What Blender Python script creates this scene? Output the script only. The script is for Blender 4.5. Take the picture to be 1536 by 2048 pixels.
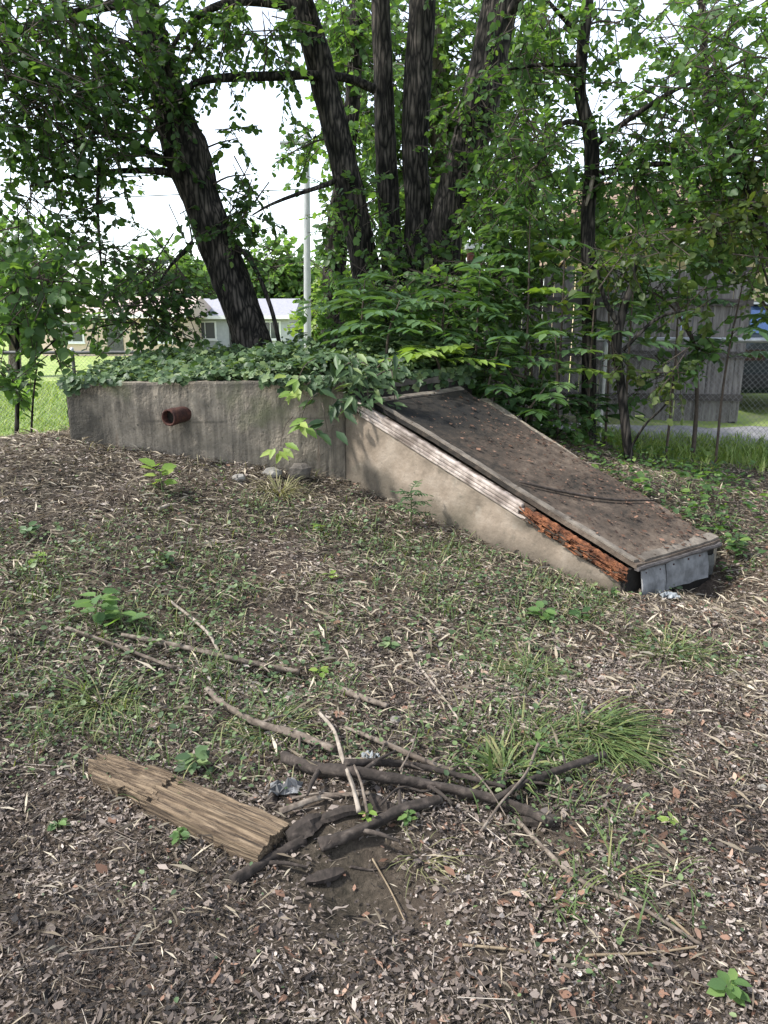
import bpy, bmesh, math, random
import numpy as np
from mathutils import Vector
random.seed(7)
RG = np.random.default_rng(11)
for o in list(bpy.data.objects):
    bpy.data.objects.remove(o)
S = bpy.context.scene
COL = S.collection
R = math.radians

# ------------------------------------------------------------------ camera, sky, sun, exposure
F = 1490.0                       # focal length in photograph pixels
PITCH = R(14.5)
EYE = (0.0, 0.0, 1.6)
cam = bpy.data.objects.new('camera', bpy.data.cameras.new('camera'))
COL.objects.link(cam)
cam.location = EYE
cam.rotation_euler = (R(90) - PITCH, 0, 0)
cam.data.sensor_fit = 'VERTICAL'
cam.data.sensor_height = 36.0
cam.data.lens = F / 2048 * 36.0
cam.data.clip_start = 0.05
cam.data.clip_end = 2000
S.camera = cam

SUN_DIR = Vector((-0.85, -0.16, 1.0)).normalized()      # towards the sun
W = bpy.data.worlds.new('World')
S.world = W
W.use_nodes = True
nt = W.node_tree
nt.nodes.clear()
sky = nt.nodes.new('ShaderNodeTexSky')
sky.sky_type = 'NISHITA'
sky.sun_disc = False
sky.sun_elevation = math.asin(SUN_DIR.z)
sky.sun_rotation = math.atan2(SUN_DIR.x, SUN_DIR.y)
sky.air_density = 1.0
sky.dust_density = 1.0
sky.ozone_density = 1.0
hsv = nt.nodes.new('ShaderNodeHueSaturation')           # a hazy, nearly white sky
hsv.inputs['Saturation'].default_value = 0.5
bg = nt.nodes.new('ShaderNodeBackground')
bg.inputs['Strength'].default_value = 0.15
wo = nt.nodes.new('ShaderNodeOutputWorld')
nt.links.new(sky.outputs[0], hsv.inputs['Color'])
nt.links.new(hsv.outputs[0], bg.inputs['Color'])
nt.links.new(bg.outputs[0], wo.inputs['Surface'])

sl = bpy.data.lights.new('sun', 'SUN')
sl.energy = 2.6
sl.angle = R(4)
sl.color = (1.0, 0.96, 0.9)
sun = bpy.data.objects.new('sun', sl)
COL.objects.link(sun)
sun.location = (-6, -4, 14)
sun.rotation_euler = (-SUN_DIR).to_track_quat('-Z', 'Y').to_euler()

S.view_settings.view_transform = 'Standard'
S.view_settings.look = 'None'
S.view_settings.gamma = 1.0
S.view_settings.use_curve_mapping = False
S.view_settings.exposure = 1.65
S.render.engine = 'CYCLES'
S.cycles.use_denoising = True
S.cycles.max_bounces = 6
S.cycles.diffuse_bounces = 3
S.cycles.glossy_bounces = 2
S.cycles.transmission_bounces = 4
S.cycles.transparent_max_bounces = 4

# ------------------------------------------------------------------ pixel rays and helpers
def ray(px, py):
    cx, cy = (px - 768) / F, -(py - 1024) / F
    return (cx, math.cos(PITCH) + cy * math.sin(PITCH), -math.sin(PITCH) + cy * math.cos(PITCH))

def P(px, py, Y):
    d = ray(px, py)
    t = Y / d[1]
    return np.array([d[0] * t, Y, EYE[2] + d[2] * t])

def vnoise(x, y, seed=0):
    """smooth 2-D value noise in 0..1"""
    x = np.asarray(x, float); y = np.asarray(y, float)
    xi = np.floor(x).astype(np.int64); yi = np.floor(y).astype(np.int64)
    fx = x - xi; fy = y - yi
    fx = fx * fx * (3 - 2 * fx); fy = fy * fy * (3 - 2 * fy)
    def h(a, b):
        n = (a * 374761393 + b * 668265263 + seed * 974711) & 0x7fffffff
        n = ((n ^ (n >> 13)) * 1274126177) & 0x7fffffff
        return ((n ^ (n >> 16)) & 0xffff) / 65535.0
    return (h(xi, yi) * (1 - fx) + h(xi + 1, yi) * fx) * (1 - fy) + (h(xi, yi + 1) * (1 - fx) + h(xi + 1, yi + 1) * fx) * fy

def fbm(x, y, seed=0, o=3):
    s = 0; a = 1; n = 0
    for k in range(o):
        s = s + a * vnoise(x * 2 ** k, y * 2 ** k, seed + k); n += a; a *= .5
    return s / n

# ------------------------------------------------------------------ materials
def newmat(name):
    m = bpy.data.materials.new(name)
    m.use_nodes = True
    n = m.node_tree.nodes
    return m, n, m.node_tree.links, n['Principled BSDF'], n['Material Output']

def ramp(n, stops):
    r = n.new('ShaderNodeValToRGB')
    el = r.color_ramp.elements
    while len(el) < len(stops):
        el.new(0.5)
    for e, (p, c) in zip(el, stops):
        e.position = p
        e.color = (*c, 1)
    return r

def mat(name, stops, scale=8, stretch=(1, 1, 1), rough=.85, bump=.3, bscale=40, detail=6, dist=.01, metal=0, extra=None, dark_mix=None):
    """noise-coloured rough surface with fine relief; extra = (stops of a mask, colour, scale, stretch)"""
    m, n, L, b, out = newmat(name)
    tc = n.new('ShaderNodeTexCoord')
    mp = n.new('ShaderNodeMapping'); mp.inputs['Scale'].default_value = stretch
    L.new(tc.outputs['Object'], mp.inputs['Vector'])
    t = n.new('ShaderNodeTexNoise'); t.inputs['Scale'].default_value = scale; t.inputs['Detail'].default_value = detail; t.inputs['Roughness'].default_value = .62
    L.new(mp.outputs[0], t.inputs['Vector'])
    r = ramp(n, stops); L.new(t.outputs['Fac'], r.inputs[0])
    col = r.outputs[0]
    for (lo, hi, c, sc, st) in (extra or []):
        mp2 = n.new('ShaderNodeMapping'); mp2.inputs['Scale'].default_value = st; mp2.inputs['Location'].default_value = (sc, lo * 9, hi * 5)
        L.new(tc.outputs['Object'], mp2.inputs['Vector'])
        t2 = n.new('ShaderNodeTexNoise'); t2.inputs['Scale'].default_value = sc; t2.inputs['Detail'].default_value = 5
        L.new(mp2.outputs[0], t2.inputs['Vector'])
        mr = n.new('ShaderNodeMapRange'); mr.inputs['From Min'].default_value = lo; mr.inputs['From Max'].default_value = hi
        L.new(t2.outputs['Fac'], mr.inputs['Value'])
        mx = n.new('ShaderNodeMix'); mx.data_type = 'RGBA'
        L.new(mr.outputs[0], mx.inputs['Factor']); L.new(col, mx.inputs['A']); mx.inputs['B'].default_value = (*c, 1)
        col = mx.outputs['Result']
    if dark_mix:
        an = n.new('ShaderNodeAttribute'); an.attribute_name = 'rnd'
        mx = n.new('ShaderNodeMix'); mx.data_type = 'RGBA'
        L.new(an.outputs['Fac'], mx.inputs['Factor']); L.new(col, mx.inputs['A']); mx.inputs['B'].default_value = (*dark_mix, 1)
        col = mx.outputs['Result']
    L.new(col, b.inputs['Base Color'])
    b.inputs['Roughness'].default_value = rough
    b.inputs['Metallic'].default_value = metal
    b.inputs['Specular IOR Level'].default_value = .3
    if bump:
        tb = n.new('ShaderNodeTexNoise'); tb.inputs['Scale'].default_value = bscale; tb.inputs['Detail'].default_value = 5
        L.new(mp.outputs[0], tb.inputs['Vector'])
        bu = n.new('ShaderNodeBump'); bu.inputs['Strength'].default_value = bump; bu.inputs['Distance'].default_value = dist
        L.new(tb.outputs['Fac'], bu.inputs['Height']); L.new(bu.outputs[0], b.inputs['Normal'])
    return m

def leafmat(name, stops, trans=.4, rough=.5, tint=(1.25, 1.3, .5)):
    """leaf: colour varies from leaf to leaf (attribute rnd), light shines through"""
    m, n, L, b, out = newmat(name)
    a = n.new('ShaderNodeAttribute'); a.attribute_name = 'rnd'
    r = ramp(n, stops); L.new(a.outputs['Fac'], r.inputs[0])
    L.new(r.outputs[0], b.inputs['Base Color'])
    b.inputs['Roughness'].default_value = rough
    b.inputs['Specular IOR Level'].default_value = .35
    if trans:
        mu = n.new('ShaderNodeMix'); mu.data_type = 'RGBA'; mu.blend_type = 'MULTIPLY'; mu.inputs['Factor'].default_value = 1
        L.new(r.outputs[0], mu.inputs['A']); mu.inputs['B'].default_value = (*tint, 1)
        tr = n.new('ShaderNodeBsdfTranslucent'); L.new(mu.outputs['Result'], tr.inputs['Color'])
        mx = n.new('ShaderNodeMixShader'); mx.inputs[0].default_value = trans
        L.new(b.outputs[0], mx.inputs[1]); L.new(tr.outputs[0], mx.inputs[2]); L.new(mx.outputs[0], out.inputs['Surface'])
    return m

M = {}
M['bark'] = mat('bark', [(.3, (.011, .010, .010)), (.52, (.034, .030, .027)), (.72, (.085, .075, .066))], 34, (1, 1, .22), .95, 1.0, 26, 8, .05,
                extra=[(.52, .68, (.135, .125, .112), 5, (1, 1, .6)), (.58, .72, (.035, .05, .022), 3, (1, 1, .5))])
m_, n_, L_, b_, o_ = newmat('bark')
tc_ = n_.new('ShaderNodeTexCoord')
mp_ = n_.new('ShaderNodeMapping'); mp_.inputs['Scale'].default_value = (1, 1, .17)
L_.new(tc_.outputs['Object'], mp_.inputs['Vector'])
dn_ = n_.new('ShaderNodeTexNoise'); dn_.inputs['Scale'].default_value = 9; dn_.inputs['Detail'].default_value = 4
L_.new(mp_.outputs[0], dn_.inputs['Vector'])
mv_ = n_.new('ShaderNodeMix'); mv_.data_type = 'VECTOR'; mv_.inputs['Factor'].default_value = .10
L_.new(mp_.outputs[0], mv_.inputs['A']); L_.new(dn_.outputs['Color'], mv_.inputs['B'])
vo_ = n_.new('ShaderNodeTexVoronoi'); vo_.feature = 'DISTANCE_TO_EDGE'; vo_.inputs['Scale'].default_value = 26
L_.new(mv_.outputs['Result'], vo_.inputs['Vector'])
r_ = ramp(n_, [(0, (.006, .006, .006)), (.10, (.022, .020, .018)), (.28, (.062, .055, .049)), (.5, (.095, .085, .076))])
L_.new(vo_.outputs['Distance'], r_.inputs[0])
n2_ = n_.new('ShaderNodeTexNoise'); n2_.inputs['Scale'].default_value = 5; n2_.inputs['Detail'].default_value = 8
L_.new(tc_.outputs['Object'], n2_.inputs['Vector'])
r2_ = ramp(n_, [(.34, (.40, .42, .38)), (.5, (.85, .85, .82)), (.66, (1.5, 1.45, 1.4))])
L_.new(n2_.outputs['Fac'], r2_.inputs[0])
mm_ = n_.new('ShaderNodeMix'); mm_.data_type = 'RGBA'; mm_.blend_type = 'MULTIPLY'; mm_.inputs['Factor'].default_value = 1
L_.new(r_.outputs[0], mm_.inputs['A']); L_.new(r2_.outputs[0], mm_.inputs['B'])
L_.new(mm_.outputs['Result'], b_.inputs['Base Color']); b_.inputs['Roughness'].default_value = .95; b_.inputs['Specular IOR Level'].default_value = .15
bu_ = n_.new('ShaderNodeBump'); bu_.inputs['Strength'].default_value = 1; bu_.inputs['Distance'].default_value = .05
L_.new(r_.outputs[0], bu_.inputs['Height']); L_.new(bu_.outputs[0], b_.inputs['Normal'])
M['bark'] = m_
M['bark_warm'] = mat('bark_warm', [(.3, (.045, .036, .028)), (.52, (.115, .092, .072)), (.72, (.19, .16, .13))], 14, (1, 1, .16), .95, .9, 30, 7, .02)
M['twig'] = mat('twig', [(.3, (.03, .024, .018)), (.7, (.09, .07, .055))], 20, (1, 1, 1), .9, .3)
M['pale_wood'] = mat('pale_wood', [(.3, (.12, .10, .078)), (.7, (.27, .235, .195))], 22, (1, 1, 1), .9, .4)
M['stick'] = mat('stick', [(.3, (.045, .035, .028)), (.5, (.10, .08, .063)), (.72, (.20, .17, .138))], 26, (1, 1, 1), .9, .5)
M['stick_dark'] = mat('stick_dark', [(.3, (.012, .010, .008)), (.55, (.038, .030, .025)), (.75, (.10, .082, .068))], 24, (1, 1, 1), .95, .6)
M['straw'] = mat('straw', [(.3, (.11, .08, .05)), (.7, (.22, .175, .115))], 30, (1, 1, 1), .8, .2)

M['front_concrete'] = mat('front_concrete', [(.30, (.12, .101, .079)), (.45, (.18, .153, .119)), (.58, (.225, .191, .148)), (.72, (.285, .245, .192))], 11, (1, 1, .7), .93, .8, 60, 9, .012,
                          extra=[(.44, .82, (.060, .052, .043), 6.0, (5.0, 5.0, .35)), (.50, .82, (.36, .305, .235), 5.0, (5.5, 5.5, .40)), (.50, .74, (.095, .085, .068), 3.2, (1, 1, 1)), (.62, .74, (.075, .067, .055), 34, (1, 1, 1)), (.58, .72, (.12, .12, .07), 3.0, (1, 1, .7)), (.62, .75, (.17, .105, .07), 2.6, (2.5, 2.5, .3))], dark_mix=(.030, .029, .025))
M['side_concrete'] = mat('side_concrete', [(.28, (.12, .096, .072)), (.5, (.205, .165, .125)), (.72, (.285, .24, .19))], 5, (1, 1, 1), .93, .5, 34, 8, .01,
                         extra=[(.52, .70, (.095, .082, .058), 1.7, (1, 1, 1)), (.62, .74, (.30, .27, .22), 4.0, (1, 1, 1)), (.60, .80, (.09, .08, .06), 9, (1, 1, 1)), (.64, .78, (.11, .095, .075), 34, (1, 1, 1))], dark_mix=(.055, .048, .036))
M['lime'] = mat('lime', [(.3, (.15, .14, .12)), (.7, (.27, .255, .225))], 14, (1, 1, 1), .95, .5)
M['end_wall_shade'] = mat('end_wall_shade', [(.3, (.012, .011, .010)), (.7, (.04, .035, .03))], 9, (1, 1, 1), .95, .5)
M['slab'] = mat('slab', [(.3, (.04, .036, .032)), (.7, (.13, .115, .10))], 7, (1, 1, 1), .95, .6)
M['rust'] = mat('rust', [(.3, (.016, .007, .006)), (.5, (.040, .015, .011)), (.75, (.085, .035, .022))], 25, (1, 1, 1), .9, .6, 60, 6, .004)
M['hatch'] = mat('hatch', [(.28, (.022, .019, .016)), (.48, (.075, .057, .042)), (.7, (.16, .125, .095))], 5, (1, 1, 1), .95, .7, 40, 8, .012,
                 extra=[(.54, .68, (.17, .125, .09), 3, (1, 1, 1)), (.60, .70, (.03, .04, .025), 2.2, (1, 1, 1))])
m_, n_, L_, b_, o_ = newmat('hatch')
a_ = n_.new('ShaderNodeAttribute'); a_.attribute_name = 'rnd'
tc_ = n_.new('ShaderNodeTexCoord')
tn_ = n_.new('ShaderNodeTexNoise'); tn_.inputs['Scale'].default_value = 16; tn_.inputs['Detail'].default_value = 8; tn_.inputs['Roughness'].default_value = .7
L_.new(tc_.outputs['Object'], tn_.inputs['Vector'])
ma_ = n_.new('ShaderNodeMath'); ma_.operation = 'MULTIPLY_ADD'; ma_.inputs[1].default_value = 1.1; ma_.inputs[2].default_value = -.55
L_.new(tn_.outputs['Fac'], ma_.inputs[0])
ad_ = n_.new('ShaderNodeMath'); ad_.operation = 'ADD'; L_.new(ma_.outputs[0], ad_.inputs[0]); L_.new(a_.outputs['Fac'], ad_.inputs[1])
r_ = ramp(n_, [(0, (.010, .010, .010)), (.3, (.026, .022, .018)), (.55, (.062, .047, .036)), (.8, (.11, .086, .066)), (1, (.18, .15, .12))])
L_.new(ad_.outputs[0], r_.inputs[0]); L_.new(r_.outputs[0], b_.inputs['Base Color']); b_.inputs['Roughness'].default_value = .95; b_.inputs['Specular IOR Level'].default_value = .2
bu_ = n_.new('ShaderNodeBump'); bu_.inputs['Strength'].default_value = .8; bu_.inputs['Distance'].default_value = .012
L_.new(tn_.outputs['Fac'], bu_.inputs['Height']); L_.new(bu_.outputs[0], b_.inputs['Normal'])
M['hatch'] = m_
M['hatch_edge'] = mat('hatch_edge', [(.3, (.055, .045, .036)), (.7, (.19, .165, .135))], 9, (1, 1, 1), .95, .5)
M['trim'] = mat('trim', [(.3, (.19, .155, .13)), (.5, (.36, .305, .265)), (.72, (.50, .44, .395))], 12, (1, 1, 1), .75, .25, 50,
                extra=[(.5, .66, (.12, .095, .078), 5, (1, 1, 1)), (.55, .7, (.06, .05, .045), 9, (1, 1, 1))])
M['rot'] = mat('rot', [(.28, (.022, .010, .006)), (.45, (.095, .036, .017)), (.62, (.22, .088, .040)), (.8, (.36, .19, .11))], 17, (1, 1, 1), .95, .9, 40, 8, .015)
M['hole_shade'] = mat('hole_shade', [(.3, (.008, .007, .006)), (.7, (.02, .017, .014))], 9, (1, 1, 1), 1, .3)
M['sheet'] = mat('sheet', [(.3, (.07, .071, .072)), (.5, (.14, .142, .144)), (.72, (.22, .222, .225))], 11, (1, 1, 1), .85, .25, 20, 6, .01,
                 extra=[(.58, .70, (.045, .045, .045), 4, (1, 1, 1))])
M['timber'] = mat('timber', [(.30, (.018, .013, .009)), (.44, (.075, .053, .034)), (.58, (.16, .118, .076)), (.8, (.26, .20, .137))], 9, (.45, 12, 12), .9, .9, 16, 8, .012)
M['timber_dark'] = mat('timber_dark', [(.3, (.02, .015, .011)), (.7, (.085, .06, .042))], 9, (.6, 6, 6), .95, .8)
M['stone'] = mat('stone', [(.3, (.10, .095, .085)), (.7, (.27, .255, .23))], 9, (1, 1, 1), .9, .5)
M['plank'] = mat('plank', [(.28, (.065, .058, .055)), (.5, (.155, .142, .134)), (.72, (.28, .26, .244))], 6, (5, 5, .5), .92, .5, 20, 7, .01)
M['rail'] = mat('rail', [(.3, (.035, .03, .028)), (.7, (.10, .09, .085))], 8, (1, 4, 4), .92, .5)
M['galv'] = mat('galv', [(.3, (.34, .35, .36)), (.7, (.55, .56, .57))], 9, (1, 1, 1), .45, .1, metal=.6)
M['galv_dark'] = mat('galv_dark', [(.3, (.05, .052, .05)), (.7, (.12, .12, .115))], 9, (1, 1, 1), .6, .1, metal=.3)
M['wire'] = mat('wire', [(.3, (.15, .15, .15)), (.7, (.28, .28, .28))], 9, (1, 1, 1), .5, 0, metal=.6)
M['brick_far'] = mat('brick_far', [(.3, (.50, .38, .30)), (.7, (.64, .52, .43))], 6, (1, 1, 3), .9, .2)
M['tan_wall'] = mat('tan_wall', [(.3, (.42, .33, .22)), (.7, (.56, .46, .33))], 3, (1, 1, 1), .9, .1)
M['siding'] = mat('siding', [(.3, (.36, .37, .39)), (.7, (.45, .46, .48))], 4, (1, 1, 1), .8, .1)
M['roof_grey'] = mat('roof_grey', [(.3, (.20, .20, .225)), (.7, (.28, .28, .31))], 6, (1, 1, 1), .9, .3)
M['roof_brown'] = mat('roof_brown', [(.3, (.15, .10, .075)), (.7, (.26, .19, .14))], 6, (1, 1, 1), .9, .3)
M['roof_tan'] = mat('roof_tan', [(.3, (.34, .27, .23)), (.7, (.46, .38, .33))], 6, (1, 1, 1), .9, .3)
M['white_paint'] = mat('white_paint', [(.3, (.68, .68, .67)), (.7, (.8, .8, .79))], 6, (1, 1, 1), .6, .1)
M['red_brick'] = mat('red_brick', [(.3, (.10, .04, .03)), (.7, (.20, .085, .06))], 18, (1, 1, 1), .9, .4)
M['pole'] = mat('pole', [(.3, (.20, .205, .215)), (.7, (.31, .315, .325))], 6, (4, 4, .4), .9, .3)
M['cable'] = mat('cable', [(.3, (.05, .05, .05)), (.7, (.10, .10, .10))], 9, (1, 1, 1), .7, 0)
M['car_paint'] = mat('car_paint', [(.3, (.009, .014, .018)), (.7, (.014, .022, .027))], 3, (1, 1, 1), .22, 0)
M['car_black'] = mat('car_black', [(.3, (.010, .010, .010)), (.7, (.02, .02, .02))], 9, (1, 1, 1), .8, .2)
M['car_red'] = mat('car_red', [(.3, (.014, .003, .003)), (.7, (.025, .004, .004))], 9, (1, 1, 1), .2, 0)
M['rim'] = mat('rim', [(.3, (.3, .3, .31)), (.7, (.42, .42, .43))], 9, (1, 1, 1), .35, 0, metal=.7)
M['plastic'] = mat('plastic', [(.3, (.16, .175, .18)), (.7, (.34, .36, .37))], 7, (1, 1, 1), .4, .2)
M['driveway'] = mat('driveway', [(.3, (.15, .15, .155)), (.7, (.27, .265, .265))], 6, (1, 1, 1), .92, .3)
gm, gn, gL, gb, go = newmat('window_glass')
gb.inputs['Base Color'].default_value = (.05, .06, .07, 1); gb.inputs['Roughness'].default_value = .05
gb.inputs['Specular IOR Level'].default_value = .9
M['glass'] = gm
gm, gn, gL, gb, go = newmat('car_glass')
gb.inputs['Base Color'].default_value = (.10, .16, .30, 1); gb.inputs['Roughness'].default_value = .06
gb.inputs['Metallic'].default_value = .75
M['car_glass'] = gm

M['leaf_dark'] = leafmat('leaf_dark', [(0, (.028, .060, .024)), (.5, (.048, .098, .034)), (.85, (.075, .14, .042)), (1, (.12, .18, .05))], .48)
M['leaf_mid'] = leafmat('leaf_mid', [(0, (.042, .085, .032)), (.5, (.074, .142, .050)), (.85, (.115, .20, .062)), (1, (.17, .25, .07))], .55)
M['leaf_light'] = leafmat('leaf_light', [(0, (.065, .125, .045)), (.5, (.105, .185, .06)), (.85, (.145, .24, .075)), (1, (.19, .28, .085))], .5)
M['leaf_olive'] = leafmat('leaf_olive', [(0, (.030, .050, .016)), (.5, (.055, .085, .022)), (.85, (.085, .115, .028)), (1, (.13, .14, .035))], .40)
M['leaf_ivy'] = leafmat('leaf_ivy', [(0, (.026, .052, .022)), (.45, (.056, .100, .042)), (.8, (.095, .15, .062)), (1, (.16, .21, .08))], .3, .5)
M['leaf_bright'] = leafmat('leaf_bright', [(0, (.10, .17, .03)), (.5, (.16, .25, .05)), (1, (.25, .32, .08))], .4)
M['leaf_frond'] = leafmat('leaf_frond', [(0, (.045, .092, .042)), (.5, (.085, .155, .068)), (.85, (.13, .205, .085)), (1, (.20, .27, .07))], .42, .42)
M['grass'] = leafmat('grass', [(0, (.045, .075, .022)), (.5, (.085, .13, .04)), (.8, (.14, .17, .06)), (1, (.25, .23, .11))], .3, .6)
M['grass_pale'] = leafmat('grass_pale', [(0, (.10, .11, .045)), (.5, (.18, .175, .085)), (1, (.32, .29, .17))], .3, .7)
M['lawn_grass'] = leafmat('lawn_grass', [(0, (.13, .20, .045)), (.5, (.20, .29, .075)), (1, (.31, .36, .14))], .35, .6)
M['weed'] = leafmat('weed', [(0, (.038, .066, .030)), (.5, (.070, .115, .048)), (.9, (.12, .17, .07)), (1, (.19, .24, .12))], .3, .55)
M['litter'] = leafmat('litter', [(0, (.012, .010, .009)), (.3, (.050, .040, .034)), (.55, (.135, .108, .091)), (.82, (.245, .206, .178)), (1, (.37, .328, .292))], .12, .8, (1, .9, .7))
M['litter_red'] = leafmat('litter_red', [(0, (.05, .028, .018)), (.4, (.12, .065, .042)), (.8, (.22, .13, .09)), (1, (.34, .24, .18))], .12, .8, (1, .9, .7))
M['straw_mat'] = leafmat('straw_mat', [(0, (.055, .043, .031)), (.4, (.15, .122, .085)), (.75, (.265, .225, .165)), (1, (.42, .37, .285))], .15, .8, (1, .9, .7))
M['twig_litter'] = leafmat('twig_litter', [(0, (.035, .027, .021)), (.5, (.12, .094, .073)), (.85, (.25, .21, .165)), (1, (.40, .355, .30))], 0, .9)

# ------------------------------------------------------------------ object helpers
ORG = {}
def link(o):
    COL.objects.link(o)
    return o

def tag(o, label=None, cat=None, group=None, kind=None):
    if label: o['label'] = label
    if cat: o['category'] = cat
    if group: o['group'] = group
    if kind: o['kind'] = kind
    return o

def thing(name, label, cat, loc, group=None):
    o = bpy.data.objects.new(name, None)
    o.empty_display_size = .1
    o.location = tuple(float(v) for v in loc)
    link(o)
    ORG[o.name] = np.array(loc, float)
    return tag(o, label, cat, group)

def obj(name, V, Fc, m, parent=None, loc=None, smooth=False, rnd=None, edges=True):
    """one mesh object from world-space vertices; Fc: list of faces or (N,k) array"""
    V = np.asarray(V, float)
    if parent is not None:
        org = ORG[parent.name]
    else:
        org = np.array(loc, float) if loc is not None else np.zeros(3)
    me = bpy.data.meshes.new(name)
    Vl = (V - org).astype(np.float32)
    if isinstance(Fc, np.ndarray):
        nf, k = Fc.shape
        me.vertices.add(len(Vl)); me.vertices.foreach_set('co', Vl.ravel())
        me.loops.add(nf * k); me.loops.foreach_set('vertex_index', Fc.astype(np.int32).ravel())
        me.polygons.add(nf); me.polygons.foreach_set('loop_start', (np.arange(nf) * k).astype(np.int32))
        me.update(calc_edges=True)
    else:
        me.from_pydata(Vl.tolist(), [], [list(f) for f in Fc])
        me.update()
    if smooth:
        me.polygons.foreach_set('use_smooth', np.ones(len(me.polygons), bool))
    if rnd is not None:
        at = me.attributes.new('rnd', 'FLOAT', 'POINT')
        at.data.foreach_set('value', np.asarray(rnd, np.float32))
    me.materials.append(M[m] if isinstance(m, str) else m)
    o = bpy.data.objects.new(name, me)
    link(o)
    if parent is not None:
        o.parent = parent
        if parent.type == 'EMPTY':
            o.location = (0, 0, 0)
        ORG[o.name] = org
    else:
        o.location = tuple(org)
        ORG[o.name] = org
    return o

def unit(v):
    v = np.asarray(v, float)
    return v / np.maximum(np.linalg.norm(v, axis=-1, keepdims=True), 1e-9)

BOXF = [(0, 3, 2, 1), (4, 5, 6, 7), (0, 1, 5, 4), (1, 2, 6, 5), (2, 3, 7, 6), (3, 0, 4, 7)]
def boxv(x0, x1, y0, y1, z0, z1):
    return [(x0, y0, z0), (x1, y0, z0), (x1, y1, z0), (x0, y1, z0), (x0, y0, z1), (x1, y0, z1), (x1, y1, z1), (x0, y1, z1)]

def obox(c, ax, ay, az):
    """box from a centre and three half-axis vectors"""
    c, ax, ay, az = (np.asarray(v, float) for v in (c, ax, ay, az))
    return [c - ax - ay - az, c + ax - ay - az, c + ax + ay - az, c - ax + ay - az,
            c - ax - ay + az, c + ax - ay + az, c + ax + ay + az, c - ax + ay + az]

def bevel(o, w=.01, seg=2):
    b = o.modifiers.new('bevel', 'BEVEL'); b.width = w; b.segments = seg; b.limit_method = 'ANGLE'
    return o

def resample(pts, rad, n):
    """smooth a polyline (Catmull-Rom) to n points"""
    pts = np.asarray(pts, float); rad = np.asarray(rad, float)
    k = len(pts)
    ext = np.vstack([2 * pts[0] - pts[1], pts, 2 * pts[-1] - pts[-2]])
    er = np.concatenate([[rad[0]], rad, [rad[-1]]])
    u = np.linspace(0, k - 1 - 1e-6, n)
    i = np.floor(u).astype(int); f = (u - i)[:, None]
    p0, p1, p2, p3 = ext[i], ext[i + 1], ext[i + 2], ext[i + 3]
    q = .5 * ((2 * p1) + (-p0 + p2) * f + (2 * p0 - 5 * p1 + 4 * p2 - p3) * f ** 2 + (-p0 + 3 * p1 - 3 * p2 + p3) * f ** 3)
    r = er[i + 1] * (1 - f[:, 0]) + er[i + 2] * f[:, 0]
    return q, r

def tube(pts, rad, sides=10, rough=.0, seed=0, n=None, cap=True):
    pts, rad = resample(pts, rad, n or max(6, len(pts) * 4))
    k = len(pts)
    T = unit(np.gradient(pts, axis=0))
    ref = np.array([0, 1, 0.]) if abs(T[0][1]) < .8 else np.array([1, 0, 0.])
    V = []
    X = unit(np.cross(ref, T[0]))
    ph = np.arange(sides) / sides * 2 * math.pi
    rs = np.random.default_rng(seed)
    lob = rs.normal(0, 1, (4,)); ridge = rs.normal(0, 1, sides)
    for j in range(k):
        ridge = .86 * ridge + .5 * rs.normal(0, 1, sides)
        X = unit(X - T[j] * np.dot(X, T[j]))
        Yv = np.cross(T[j], X)
        r = rad[j] * (1 + rough * (.5 * np.sin(2 * ph + lob[0] + j * .13) + .4 * np.sin(3 * ph + lob[1] - j * .21) + .62 * ridge))
        V.append(pts[j] + r[:, None] * (np.cos(ph)[:, None] * X + np.sin(ph)[:, None] * Yv))
    V = np.vstack(V)
    a = np.arange(k - 1)[:, None] * sides
    s = np.arange(sides)[None, :]
    s2 = (s + 1) % sides
    Q = np.stack([(a + s), (a + s2), (a + sides + s2), (a + sides + s)], -1).reshape(-1, 4)
    if not cap:
        return V, Q
    V = np.vstack([V, pts[0], pts[-1]])
    c0, c1 = len(V) - 2, len(V) - 1
    faces = Q.tolist() + [[c0, (i + 1) % sides, i] for i in range(sides)] + [[c1, (k - 1) * sides + i, (k - 1) * sides + (i + 1) % sides] for i in range(sides)]
    return V, faces

def merge(parts):
    V = []; Fs = []; n = 0
    for v, f in parts:
        v = np.asarray(v, float)
        V.append(v); Fs += [[i + n for i in q] for q in (f.tolist() if isinstance(f, np.ndarray) else f)]
        n += len(v)
    return np.vstack(V), Fs

# leaf templates: x along the leaf, y across, z along the normal
OVATE = (np.array([(0, 0, 0), (.26, -.34, .06), (.68, -.30, .05), (1, 0, -.05), (.68, .30, .05), (.26, .34, .06)]), np.array([(0, 1, 2, 3), (0, 3, 4, 5)]))
LANCE = (np.array([(0, 0, 0), (.35, -.16, .04), (.7, -.11, .02), (1, 0, -.10), (.7, .11, .02), (.35, .16, .04)]), np.array([(0, 1, 2, 3), (0, 3, 4, 5)]))
LOBED = (np.array([(0, 0, 0), (.22, -.42, .04), (.55, -.22, .06), (.62, -.40, .03), (1, 0, -.08), (.62, .40, .03), (.55, .22, .06), (.22, .42, .04), (.45, 0, 0)]),
         np.array([(0, 1, 2, 8), (8, 2, 3, 4), (8, 4, 5, 6), (0, 8, 6, 7)]))
CURL = (np.array([(0, 0, .0), (.35, -.30, .16), (.75, -.20, .10), (1, .03, .16), (.7, .24, .02), (.3, .27, .10)]), np.array([(0, 1, 2, 3), (0, 3, 4, 5)]))
CHIP = (np.array([(0, 0, 0), (.45, -.33, .12), (1, .02, .03), (.5, .36, .06)]), np.array([(0, 1, 2, 3)]))
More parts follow.
